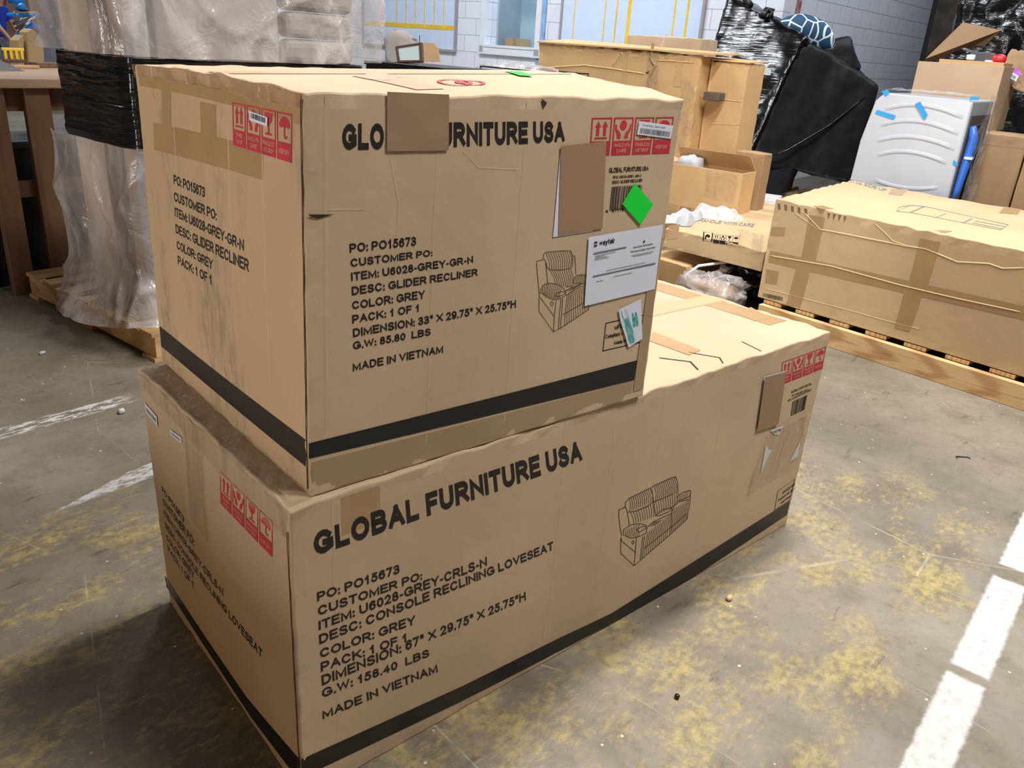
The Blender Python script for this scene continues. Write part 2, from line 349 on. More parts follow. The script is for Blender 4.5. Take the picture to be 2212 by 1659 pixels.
# ---- lettering
# letters as pen strokes in a unit box: "width stroke;stroke"; a stroke is points x,y and arcs @cx,cy,rx,ry,from,to
PEN = {
 'A': '1 0,0 .5,1;.5,1 1,0;.22,.34 .78,.34', 'B': '.93 0,0 0,1;0,1 .6,1 @.6,.765,.34,.235,90,-90 0,.53;0,.53 .6,.53 @.6,.265,.4,.265,90,-90 0,0', 'C': '1 @.5,.5,.5,.5,38,322',
 'D': '.96 0,0 0,1 .4,1 @.4,.5,.6,.5,90,-90 0,0', 'E': '.86 1,1 0,1 0,0 1,0;0,.52 .9,.52', 'F': '.8 1,1 0,1 0,0;0,.5 .86,.5', 'G': '1.08 @.5,.5,.5,.5,40,300 1,.17 1,.45 .6,.45',
 'H': '.95 0,0 0,1;1,0 1,1;0,.53 1,.53', 'I': '.2 .5,0 .5,1', 'J': '.72 1,1 1,.32 @.5,.32,.5,.32,0,-170', 'K': '1 0,0 0,1;.94,1 0,.36;.36,.62 1,0', 'L': '.8 0,1 0,0 1,0',
 'M': '1.12 0,0 0,1 .5,.1 1,1 1,0', 'N': '.95 0,0 0,1 1,0 1,1', 'O': '1.08 @.5,.5,.5,.5,90,-270', 'P': '.88 0,0 0,1 .58,1 @.58,.72,.42,.28,90,-90 0,.44', 'R': '.96 0,0 0,1 .56,1 @.56,.74,.4,.26,90,-90 0,.48;.5,.48 1,0',
 'S': '.9 @.5,.76,.44,.24,20,250 @.5,.255,.5,.255,75,-160', 'T': '.88 0,1 1,1;.5,1 .5,0', 'U': '.95 0,1 0,.36 @.5,.36,.5,.36,180,360 1,1', 'V': '.98 0,1 .5,0 1,1', 'W': '1.34 0,1 .25,0 .5,1 .75,0 1,1',
 'X': '.98 0,0 1,1;0,1 1,0', 'Y': '.96 0,1 .5,.44 1,1;.5,.44 .5,0', 'Z': '.86 0,1 1,1 0,0 1,0',
 '0': '.74 @.5,.5,.5,.5,90,-270', '1': '.62 .62,0 .62,1;.62,.98 .1,.7', '2': '.74 @.5,.7,.48,.3,165,-35 0,0 1,0', '3': '.74 @.47,.755,.44,.245,155,-90 .35,.51;.35,.51 .47,.53 @.47,.265,.53,.265,90,-158', '4': '.78 .74,0 .74,1 0,.3 1,.3',
 '5': '.74 .93,1 .2,1 .08,.5 @.47,.33,.53,.33,138,-158', '6': '.74 @.5,.31,.5,.31,90,-270;@.54,.55,.54,.45,42,180 0,.31', '7': '.72 0,1 1,1 .34,0', '8': '.74 @.5,.755,.42,.245,90,-270;@.5,.27,.5,.27,90,-270', '9': '.74 @.5,.69,.5,.31,90,-270;@.46,.45,.54,.45,-138,0 1,.69',
 ':': '.2 .5,0 .5,.04;.5,.56 .5,.60', '.': '.2 .5,0 .5,.04', '-': '.42 .1,.38 .9,.38', '"': '.46 .1,1 .1,.72;.9,1 .9,.72',
 'a': '.72 @.46,.33,.46,.34,90,-270;1,.67 1,0', 'b': '.76 0,0 0,1;@.52,.33,.48,.34,90,-270', 'c': '.7 @.5,.33,.5,.34,42,318', 'd': '.76 1,0 1,1;@.48,.33,.48,.34,90,-270', 'e': '.74 0,.34 1,.34 @.5,.33,.5,.34,0,315', 'f': '.46 1,1 @.8,.72,.45,.28,90,180 .35,0;0,.66 1,.66',
 'h': '.74 0,0 0,1;0,.4 @.5,.4,.5,.27,180,0 1,0', 'i': '.2 .5,0 .5,.66;.5,.95 .5,1', 'l': '.2 .5,0 .5,1', 'm': '1.1 0,0 0,.66;0,.44 @.25,.44,.25,.23,180,0 .5,0;.5,.44 @.75,.44,.25,.23,180,0 1,0', 'n': '.74 0,0 0,.66;0,.4 @.5,.4,.5,.27,180,0 1,0',
 'o': '.78 @.5,.33,.5,.34,90,-270', 'p': '.76 0,-.3 0,.66;@.52,.33,.48,.34,90,-270', 'r': '.48 0,0 0,.66;0,.36 @.8,.36,.8,.3,180,80', 's': '.68 @.5,.5,.45,.17,15,250 @.5,.16,.5,.17,75,-160', 't': '.46 .4,.9 .4,.14 @.75,.14,.35,.14,180,290;0,.66 1,.66',
 'u': '.74 0,.66 0,.26 @.5,.26,.5,.27,180,360;1,.66 1,0', 'v': '.74 0,.66 .5,0 1,.66', 'w': '1.04 0,.66 .25,0 .5,.66 .75,0 1,.66', 'y': '.74 0,.66 .5,0;1,.66 .4,-.3 .05,-.3'}
_txt = {}
def text_shape(txt, bold=.1):
    """flat quads of a text written with a pen of half-width bold (capital height 1), scaled to the unit square"""
    key = (txt, bold)
    if key not in _txt:
        vs, fs, x0 = [], [], 0.0; hw = bold
        for ch in txt:
            if ch == ' ': x0 += .40; continue
            wd, strokes = PEN[ch].split(' ', 1); wd = float(wd) + (hw - .1) * .8
            for st in strokes.split(';'):
                P = []
                for tok in st.split(' '):
                    if tok[0] == '@':
                        cx_, cy_, rx, ry, a0, a1 = map(float, tok[1:].split(',')); n = max(3, int(abs(a1 - a0) / 24))
                        P += [(cx_ + rx * math.cos(math.radians(a0 + (a1 - a0) * i / n)), cy_ + ry * math.sin(math.radians(a0 + (a1 - a0) * i / n))) for i in range(n + 1)]
                    else: P.append(tuple(map(float, tok.split(','))))
                P = [(x0 + hw + x * (wd - 2 * hw), hw + y * (1 - 2 * hw)) for x, y in P]
                P = [p for i, p in enumerate(P) if i == 0 or math.dist(p, P[i - 1]) > 1e-4]
                closed = math.dist(P[0], P[-1]) < 1e-3
                if not closed:
                    for i, j in ((0, 1), (-1, -2)):
                        d = math.dist(P[i], P[j]); P[i] = (P[i][0] + (P[i][0] - P[j][0]) / d * hw, P[i][1] + (P[i][1] - P[j][1]) / d * hw)
                m = len(P); b0 = len(vs)
                for i, p in enumerate(P):
                    a = P[i - 1] if i else (P[-2] if closed else None); b = P[i + 1] if i < m - 1 else (P[1] if closed else None)
                    nn = []
                    for q, r in ((a, p), (p, b)):
                        if q and r: d = math.dist(q, r) or 1; nn.append((-(r[1] - q[1]) / d, (r[0] - q[0]) / d))
                    nx, ny = sum(v[0] for v in nn), sum(v[1] for v in nn); l2 = (nx * nx + ny * ny) / len(nn) ** 2; k = hw / len(nn) / max(.16, l2)
                    lo, hi = (-.34, 1) if ch in 'py' else (0, 1)
                    for sg in (1, -1): vs.append((p[0] + sg * nx * k, min(hi, max(lo, p[1] + sg * ny * k))))
                fs += [(b0 + 2 * i, b0 + 2 * i + 1, b0 + 2 * i + 3, b0 + 2 * i + 2) for i in range(m - 1)]
            x0 += wd + .13
        xa, xb = min(v[0] for v in vs), max(v[0] for v in vs); ya, yb = min(v[1] for v in vs), max(v[1] for v in vs)
        _txt[key] = ([((x - xa) / (xb - xa), (y - ya) / (yb - ya)) for x, y in vs], fs)
    return _txt[key]

class Art:
    """flat drawing in a plane (x right, y up)"""
    def __init__(s): s.v = []; s.f = []
    def add(s, vs, fs):
        n = len(s.v); s.v += vs; s.f += [tuple(i + n for i in f) for f in fs]; return s
    def poly(s, pts):
        tr = geometry.tessellate_polygon([[Vector((x, y, 0)) for x, y in pts]])
        return s.add(list(pts), [tuple(t) for t in tr])
    def rect(s, x0, y0, x1, y1): return s.add([(x0, y0), (x1, y0), (x1, y1), (x0, y1)], [(0, 1, 2, 3)])
    def line(s, pts, w, closed=False):
        pts = list(pts) + ([pts[0]] if closed else [])
        for (ax, ay), (bx, by) in zip(pts, pts[1:]):
            dx, dy = bx - ax, by - ay; l = math.hypot(dx, dy) or 1; ex, ey = dx / l * w * .3, dy / l * w * .3; nx, ny = -dy / l * w / 2, dx / l * w / 2
            s.add([(ax - ex + nx, ay - ey + ny), (ax - ex - nx, ay - ey - ny), (bx + ex - nx, by + ey - ny), (bx + ex + nx, by + ey + ny)], [(0, 1, 2, 3)])
        return s
    def text(s, txt, quad, bold=.09):
        vs, fs = text_shape(txt, bold); return s.add([bil(quad, x, y) for x, y in vs], fs)
    def moved(s, fn): a = Art(); a.v = [fn(*p) for p in s.v]; a.f = list(s.f); return a
def bil(q, x, y):
    """quad given TL, TR, BR, BL; x right, y up"""
    tl, tr, br, bl = q
    return tuple((bl[i] * (1 - x) + br[i] * x) * (1 - y) + (tl[i] * (1 - x) + tr[i] * x) * y for i in range(2))
def rect_quad(x0, y0, x1, y1): return ((x0, y1), (x1, y1), (x1, y0), (x0, y0))
def barcode(seed, n=44):
    r = random.Random(seed); a = Art(); x = 0.0
    while x < 1:
        w = r.choice((.008, .008, .016, .024)); a.rect(x, 0, min(1, x + w), 1); x += w + r.choice((.008, .012, .02))
    return a
def handling_icons():
    """four transport symbols in frames above filled captions; returns the ink and the knocked-out captions"""
    a = Art(); k = Art(); gap = .022; pw = (1 - 3 * gap) / 4
    caps = (('THIS', 'WAY UP'), ('HANDLE WITH', 'CARE'), ('FRAGILE DO', 'NOT DROP'), ('KEEP DRY',))
    for i in range(4):
        x0 = i * (pw + gap); f = .014; X = lambda t: x0 + pw * t
        Y = lambda t: .40 + .60 * t
        a.rect(x0, 0, x0 + pw, .385)
        a.rect(x0, .385, x0 + f, 1); a.rect(x0 + pw - f, .385, x0 + pw, 1); a.rect(x0, .965, x0 + pw, 1)
        if i == 0:
            for c in (.33, .67):
                a.poly([(X(c - .07), Y(.22)), (X(c + .07), Y(.22)), (X(c + .07), Y(.60)), (X(c + .14), Y(.60)), (X(c), Y(.86)), (X(c - .14), Y(.60)), (X(c - .07), Y(.60))])
            a.rect(X(.2), Y(.08), X(.8), Y(.15))
        elif i == 1:
            a.poly([(X(.5 + .17 * math.sin(t * math.pi / 6)), Y(.66 + .22 * math.cos(t * math.pi / 6))) for t in range(12)])
            for sgn in (-1, 1):
                g = lambda u, w: (X(.5 + sgn * u), Y(w))
                a.poly([g(.10, .08), g(.28, .08), g(.28, .22), g(.40, .46), g(.40, .70), g(.34, .70), g(.32, .50), g(.16, .36), g(.10, .22)][::sgn])
        elif i == 2:
            a.poly([(X(.22), Y(.88)), (X(.78), Y(.88)), (X(.74), Y(.62)), (X(.62), Y(.48)), (X(.55), Y(.44)), (X(.55), Y(.17)), (X(.72), Y(.15)), (X(.72), Y(.08)), (X(.28), Y(.08)), (X(.28), Y(.15)), (X(.45), Y(.17)), (X(.45), Y(.44)), (X(.38), Y(.48)), (X(.26), Y(.62))])
        else:
            pts = [(X(.5 - .36 * math.cos(math.pi * t / 10)), Y(.52 + .34 * math.sin(math.pi * t / 10))) for t in range(11)]
            pts += [(X(.74), Y(.46)), (X(.62), Y(.52)), (X(.5), Y(.46)), (X(.38), Y(.52)), (X(.26), Y(.46))]
            a.poly(pts)
            a.line([(X(.5), Y(.5)), (X(.5), Y(.18)), (X(.55), Y(.11)), (X(.62), Y(.12)), (X(.65), Y(.2))], .018)
        c = caps[i]
        for j, tx in enumerate(c):
            h = .10; y = (.22 if j == 0 else .07) if len(c) == 2 else .14; m = .16 if len(tx) > 6 else .25
            k.text(tx, rect_quad(X(.10 if len(tx) > 9 else m), y, X(.90 if len(tx) > 9 else 1 - m), y + h), .09)
    return a, k


# ------------------------------------------------------------------ the hall: floor and block walls
struct(obj('floor', [(-9, -9, 0), (26, -9, 0), (26, 32, 0), (-9, 32, 0)], [(0, 1, 2, 3)], M['floor']))
WP, WQ = 8.33, 3.03                      # the office block: its west face at p = WP, its south face at q = WQ
def wall(name, p, q, rot, x0, x1, z0, z1, t=.2):
    o = MB().box(x0, x1, 0, t, z0, z1).build(name, M['wall'])
    o.location = P3(p, q); o.rotation_euler = (0, 0, RZ + rot); return struct(o)
# west face with its window opening (local x runs from the corner back along q)
H2 = math.pi / 2
def west(px, py): v = pqz(onp(px, py, WP)); return v.y - WQ, v.z
wy0, wz0 = west(1158, 107); wy1 = west(1050, 97)[0]; wz1 = 2.35
for nm, a_, b_, z0, z1 in (('wall_back', -.2, wy0, 0, 5), ('wall_back', wy1, 22, 0, 5), ('wall_back', wy0, wy1, 0, wz0), ('wall_back', wy0, wy1, wz1, 5)):
    o = MB().box(a_, b_, -.2, 0, z0, z1).build(nm, M['wall']); o.location = P3(WP, WQ); o.rotation_euler = (0, 0, RZ + H2); struct(o)
o = MB().box(.0, 6.05, 0, .2, 0, 5).build('wall_right', M['wall']); o.location = P3(WP + .2, WQ); o.rotation_euler = (0, 0, RZ); struct(o)
def on_west(name, mat, x0, x1, z0, z1, d0, d1, parent=None, bevel=0):
    """box on the west face: d0..d1 is how far it stands out"""
    o = MB().box(x0, x1, d0, d1, z0, z1).build(name, mat, parent, bevel=bevel)
    if parent is None: o.location = P3(WP, WQ); o.rotation_euler = (0, 0, RZ + H2)
    return o
M['frame_white'] = plain('white_painted_trim', (214, 218, 228), .4, var=.03)
k = N('window_glass'); k.base((.8, .9, .95, 1)); k.rough(.03); k.b.inputs['Transmission Weight'].default_value = 1.0; k.b.inputs['IOR'].default_value = 1.1
tr_ = k.new('ShaderNodeBsdfTransparent'); mx_ = k.new('ShaderNodeMixShader'); mx_.inputs[0].default_value = .18; gl_ = k.new('ShaderNodeBsdfGlossy'); gl_.inputs['Roughness'].default_value = .04
k.link(tr_.outputs[0], mx_.inputs[1]); k.link(gl_.outputs[0], mx_.inputs[2]); k.link(mx_.outputs[0], k.out.inputs[0]); M['glass'] = k.m
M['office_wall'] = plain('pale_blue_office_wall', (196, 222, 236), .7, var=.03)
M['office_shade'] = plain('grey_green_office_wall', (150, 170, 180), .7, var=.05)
win = MB()
for a_, b_, c_, d_ in ((wy0 - .08, wy0, wz0 - .08, wz1 + .08), (wy1, wy1 + .08, wz0 - .08, wz1 + .08), (wy0, wy1, wz1, wz1 + .08), (wy0 - .1, wy1 + .1, wz0 - .10, wz0)): win.box(a_, b_, 0.0, .05, c_, d_)
wo = win.build('window_1', M['frame_white']); wo.location = P3(WP, WQ); wo.rotation_euler = (0, 0, RZ + H2); struct(wo)
on_west('pane', M['glass'], wy0, wy1, wz0, wz1, -.10, -.09, wo)
on_west('sill', M['frame_white'], wy0, wy1, wz0 - .01, wz0 + .02, -.2, .06, wo)
# the lit office seen through it
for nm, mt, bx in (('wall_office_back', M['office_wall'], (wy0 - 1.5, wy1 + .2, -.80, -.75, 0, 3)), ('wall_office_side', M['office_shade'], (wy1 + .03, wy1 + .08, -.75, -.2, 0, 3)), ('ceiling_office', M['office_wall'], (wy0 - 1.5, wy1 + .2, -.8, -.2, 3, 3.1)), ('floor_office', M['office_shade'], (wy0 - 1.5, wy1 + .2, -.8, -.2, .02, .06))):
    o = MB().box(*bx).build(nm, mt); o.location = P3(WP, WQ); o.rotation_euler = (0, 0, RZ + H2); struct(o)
def at_west(y, d, z): return P3(WP - d, WQ + y, z)
area_lamp('office_ceiling_lamp', at_west((wy0 + wy1) / 2 - .5, -.48, 2.95), (1.2, .3), 36, COOL, at_west((wy0 + wy1) / 2 - .5, -.48, 0))
# shelf under the window inside, with two small cartons on it
sh = MB().box(wy0 - .3, wy1 - .02, -.62, -.22, wz0 - .06, wz0 - .02).box(wy0 - .3, wy0 - .26, -.62, -.22, .06, wz0 - .06).box(wy1 - .36, wy1 - .32, -.62, -.22, .06, wz0 - .06).build('window_counter', M['frame_white']); sh.location = P3(WP, WQ); sh.rotation_euler = (0, 0, RZ + H2)
tag(sh, 'white counter behind the office window', 'counter')
for i, (px, nm) in enumerate(((1106, 'cream carton behind the office window, the one beside the grey side wall'), (1130, 'cream carton behind the office window, the one further from the grey side wall'))):
    v = pqz(onp(px, 97, WP + .42)); o = thing('small_carton', nm, 'cardboard box', P3(v.x, v.y, wz0 - .02), RZ, 'cream cartons behind the window')
    MB().box(-.08, .08, -.065, .065, 0, .14).build('carton', M['carton_pale'], o, bevel=.004); MB().box(-.081, .081, -.012, .012, .139, .1415).build('packing_tape', M['tape_pale'], o)
# whiteboards with yellow tape lines
def whiteboard(label, x0, x1, z0, z1, vlines, hbars):
    b = on_west('whiteboard', None, x0, x1, z0, z1, .005, .03); b.data.materials.append(M['board']); tag(b, label, 'whiteboard', 'whiteboards on the office wall')
    f = MB()
    for a_, b_, c_, d_ in ((x0 - .03, x0, z0 - .03, z1), (x1, x1 + .03, z0 - .03, z1), (x0, x1, z0 - .03, z0)): f.box(a_, b_, .004, .045, c_, d_)
    f.build('tray_frame', M['greyboard'], b)
    for x, w, zz in vlines: MB().box(x - w / 2, x + w / 2, .0305, .032, zz, z1).build('yellow_tape_line', M['yellow'], b)
    for z, h, xa, xb in hbars: MB().box(xa, xb, .0325, .034, z - h / 2, z + h / 2).build('yellow_tape_bar', M['yellow'], b)
    return b
xR, zb = west(984, 108); xL = west(790, 96)[0]; zbar = west(912, 57)[1]
X = lambda px: west(px, 30)[0]
wb = whiteboard('whiteboard with a thick yellow bar under its columns, beside the office window', xR, xL, zb, 2.9, [(X(px), .016, zbar) for px in (860, 880, 900, 920, 941, 962)], [(zbar, .055, xR + .02, xL - .05)])
mk = MB().box(X(911) - .006, X(911) + .006, .031, .0325, zbar - .30, zbar - .12); mk.build('black_marker_line', M['ink'], wb)
xR2 = west(1519, 30)[0]; xL2 = west(1219, 30)[0]
w2 = whiteboard('plain whiteboard ruled with upright yellow lines, above the big torn cartons', xR2, xL2, 1.25, 3.0, [(X(px), w, 1.25) for px, w in ((1244, .014), (1310, .016), (1335, .02), (1362, .045), (1460, .02), (1488, .026))], [])
MB().box(X(1300), X(1255), .031, .0325, 2.02, 2.05).build('blue_marker_note', M['blue_hose'], w2)
# blue column beside the window, electrical box on the south wall, door post at its far end
a0, a1 = west(1166, 20)[0], west(1182, 20)[0]
M['blue_post'] = plain('scuffed_blue_panel', (126, 160, 204), .5, var=.25, vscale=9)
b = on_west('trim_1', M['blue_post'], a1, a0, .0, 3.2, .0, .02); struct(b)
v = pqz(onq(1692, 24, WQ)); eb = thing('electrical_box', 'worn red and white metal box on the grey block wall above the patterned pillow', 'electrical box', P3(v.x, WQ, v.z - .11), RZ)
MB().box(-.14, .14, -.14, 0, 0, .23).build('box_body', plain('chipped_red_white_paint', (150, 108, 104), .5, var=.5, vscale=9), eb, bevel=.006)
MB().box(-.14, -.02, -.142, -.139, .01, .22).build('cover_plate', M['frame_white'], eb)
v = pqz(onq(2052, 20, WQ)); dp = MB().box(-.05, .16, -.16, .2, 0, 4.2).build('trim_2', plain('brown_painted_post', (104, 96, 88), .6, var=.3, vscale=5)); dp.location = P3(v.x, WQ); dp.rotation_euler = (0, 0, RZ); struct(dp)
# ------------------------------------------------------------------ the two big printed cartons
LOWC = [(0, 0, 0), (1.737, 0.008, 0), (0.006, 0.758, 0), (1.74, 0.766, 0), (-0.003, -0.002, 0.667), (1.769, 0.018, 0.667), (-0.004, 0.745, 0.667), (1.75, 0.765, 0.662)]
UPC = [(0.044, 0.014, 0.668), (0.884, -0.004, 0.668), (0.051, 0.757, 0.668), (0.885, 0.75, 0.668), (0.065, 0.031, 1.322), (0.935, 0.037, 1.322), (0.038, 0.681, 1.322), (0.93, 0.765, 1.328)]
def deform(kind, s, t, w):
    pi = math.pi; es, et, ew = (math.sin(pi * min(max(x, 0), 1)) for x in (s, t, w))
    if kind == 'up': return (-.006 * et * ew * (1 - s) + .005 * et * ew * s, -.006 * es * ew * (1 - t) + .006 * es * ew * t, .024 * et * (.25 + .75 * s) * w * w)
    return (-.010 * et * ew * (1 - s) + .006 * et * ew * s, -.012 * es * ew * (1 - t) + .008 * es * ew * t, .010 * et * es * w * w)
def trilin(C, s, t, w):
    p = Vector((0, 0, 0))
    for i in range(8): p += Vector(C[i]) * ((s if i & 1 else 1 - s) * (t if i & 2 else 1 - t) * (w if i & 4 else 1 - w))
    return p
def bpos(kind, C, s, t, w): return trilin(C, s, t, w) + Vector(deform(kind, s, t, w))
def fpos(kind, C, f, u, v):
    return {'front': lambda: bpos(kind, C, u, 0, v), 'left': lambda: bpos(kind, C, 0, 1 - u, v), 'top': lambda: bpos(kind, C, u, v, 1)}[f]()
def fpoint(kind, C, f, u, v, off):
    e = 1e-3; p = fpos(kind, C, f, u, v)
    n = (fpos(kind, C, f, u + e, v) - p).cross(fpos(kind, C, f, u, v + e) - p).normalized()
    return p + n * off
class Carton:
    def __init__(s, root, kind, C): s.root, s.kind, s.C, s.org = root, kind, C, root.location.copy()
    def art(s, name, mat, face, art, off, quad=None, parent=None, label=None):
        fn = (lambda x, y: bil(quad, x, y)) if quad else (lambda x, y: (x, y))
        vs = [fpoint(s.kind, s.C, face, *fn(x, y), off) for x, y in art.v]
        ob = obj(name, vs, art.f, mat, parent or s.root, org=s.org if parent is None or parent == s.root else s.org)
        if label: ob['label'] = label
        return ob
    def patch(s, name, mat, face, quad, off, parent=None, label=None, n=8, wav=0.0, rag=0.0):
        b = MB()
        def fn(x, y):
            u, v = bil(quad, x, y)
            if rag and (x in (0, 1) or y in (0, 1)):
                u += rag * nz((u * 9, v * 9, 1), 5); v += rag * nz((u * 9, v * 9, 7), 5)
            return fpoint(s.kind, s.C, face, u, v, off + (wav * (nz((u, v, .3), 14) + .6) if wav else 0))
        b.grid(fn, n, n)
        ob = b.build(name, mat, parent or s.root, org=s.org, smooth=True)
        if label: ob['label'] = label
        return ob
    def shell(s, mat, ns, nt, nw, rag, end_mat=None):
        S_, T_, W_ = [i / ns for i in range(ns + 1)], [i / nt for i in range(nt + 1)], [i / nw for i in range(nw + 1)]
        idx = {}; vs = []; fs = []
        def vert(i, j, k):
            key = (i, j, k)
            if key not in idx:
                a, b_, c = S_[i], T_[j], W_[k]
                p = bpos(s.kind, s.C, a, b_, c)
                on = (i in (0, ns)) + (j in (0, nt)) + (k in (0, nw))
                if on >= 2:
                    g = rag * (1.5 if k == nw else .7)
                    p += Vector((nz(p, 23, 1), nz(p, 23, 5), nz(p, 17, 9) * (1.1 if k == nw else .0))) * g
                idx[key] = len(vs); vs.append(p)
            return idx[key]
        for i in range(ns):
            for j in range(nt):
                fs.append((vert(i, j, 0), vert(i, j + 1, 0), vert(i + 1, j + 1, 0), vert(i + 1, j, 0)))
                fs.append((vert(i, j, nw), vert(i + 1, j, nw), vert(i + 1, j + 1, nw), vert(i, j + 1, nw)))
            for k in range(nw):
                fs.append((vert(i, 0, k), vert(i + 1, 0, k), vert(i + 1, 0, k + 1), vert(i, 0, k + 1)))
                fs.append((vert(i, nt, k), vert(i, nt, k + 1), vert(i + 1, nt, k + 1), vert(i + 1, nt, k)))
        for j in range(nt):
            for k in range(nw):
                fs.append((vert(0, j, k), vert(0, j, k + 1), vert(0, j + 1, k + 1), vert(0, j + 1, k)))
                fs.append((vert(ns, j, k), vert(ns, j + 1, k), vert(ns, j + 1, k + 1), vert(ns, j, k + 1)))
        o = obj('carton', vs, fs, mat, s.root, org=s.org, smooth=False, bevel=.004)
        if end_mat:                                                # the dusty end panel
            o.data.materials.append(end_mat)
            for f in o.data.polygons:
                if all(abs(o.data.vertices[v].co.x + s.org.x - .05) < .04 for v in f.vertices) and abs(f.normal.x) > .8: f.material_index = 1
        return o
    def crease(s, face, uvs, w=.0022, name='fold_crease', mat=None, off=.00045):
        """a pressed-out fold line: a low roof-shaped ridge"""
        vs = []; fs = []
        pts = []
        for (a, b) in zip(uvs, uvs[1:]):
            n = 10
            for i in range(n): pts.append((a[0] + (b[0] - a[0]) * i / n, a[1] + (b[1] - a[1]) * i / n))
        pts.append(uvs[-1])
        wob = [(u + .003 * nz((u, v, 2), 9), v + .003 * nz((u, v, 4), 9)) for u, v in pts]
        n = len(wob)
        for i, (u, v) in enumerate(wob):
            a = fpoint(s.kind, s.C, face, *wob[max(i - 1, 0)], 0); b = fpoint(s.kind, s.C, face, *wob[min(i + 1, n - 1)], 0)
            c = fpoint(s.kind, s.C, face, u, v, 0); nn = (fpoint(s.kind, s.C, face, u, v, .01) - c).normalized()
            sd = (b - a).normalized().cross(nn); ww = w * (.2 if i in (0, n - 1) else 1)
            vs += [c - sd * ww + nn * .0001, c + nn * off * (.2 if i in (0, n - 1) else 1), c + sd * ww + nn * .0001]
        for i in range(n - 1):
            fs += [(i * 3, i * 3 + 1, i * 3 + 4, i * 3 + 3), (i * 3 + 1, i * 3 + 2, i * 3 + 5, i * 3 + 4)]
        return obj(name, vs, fs, mat or M['carton'], s.root, org=s.org)

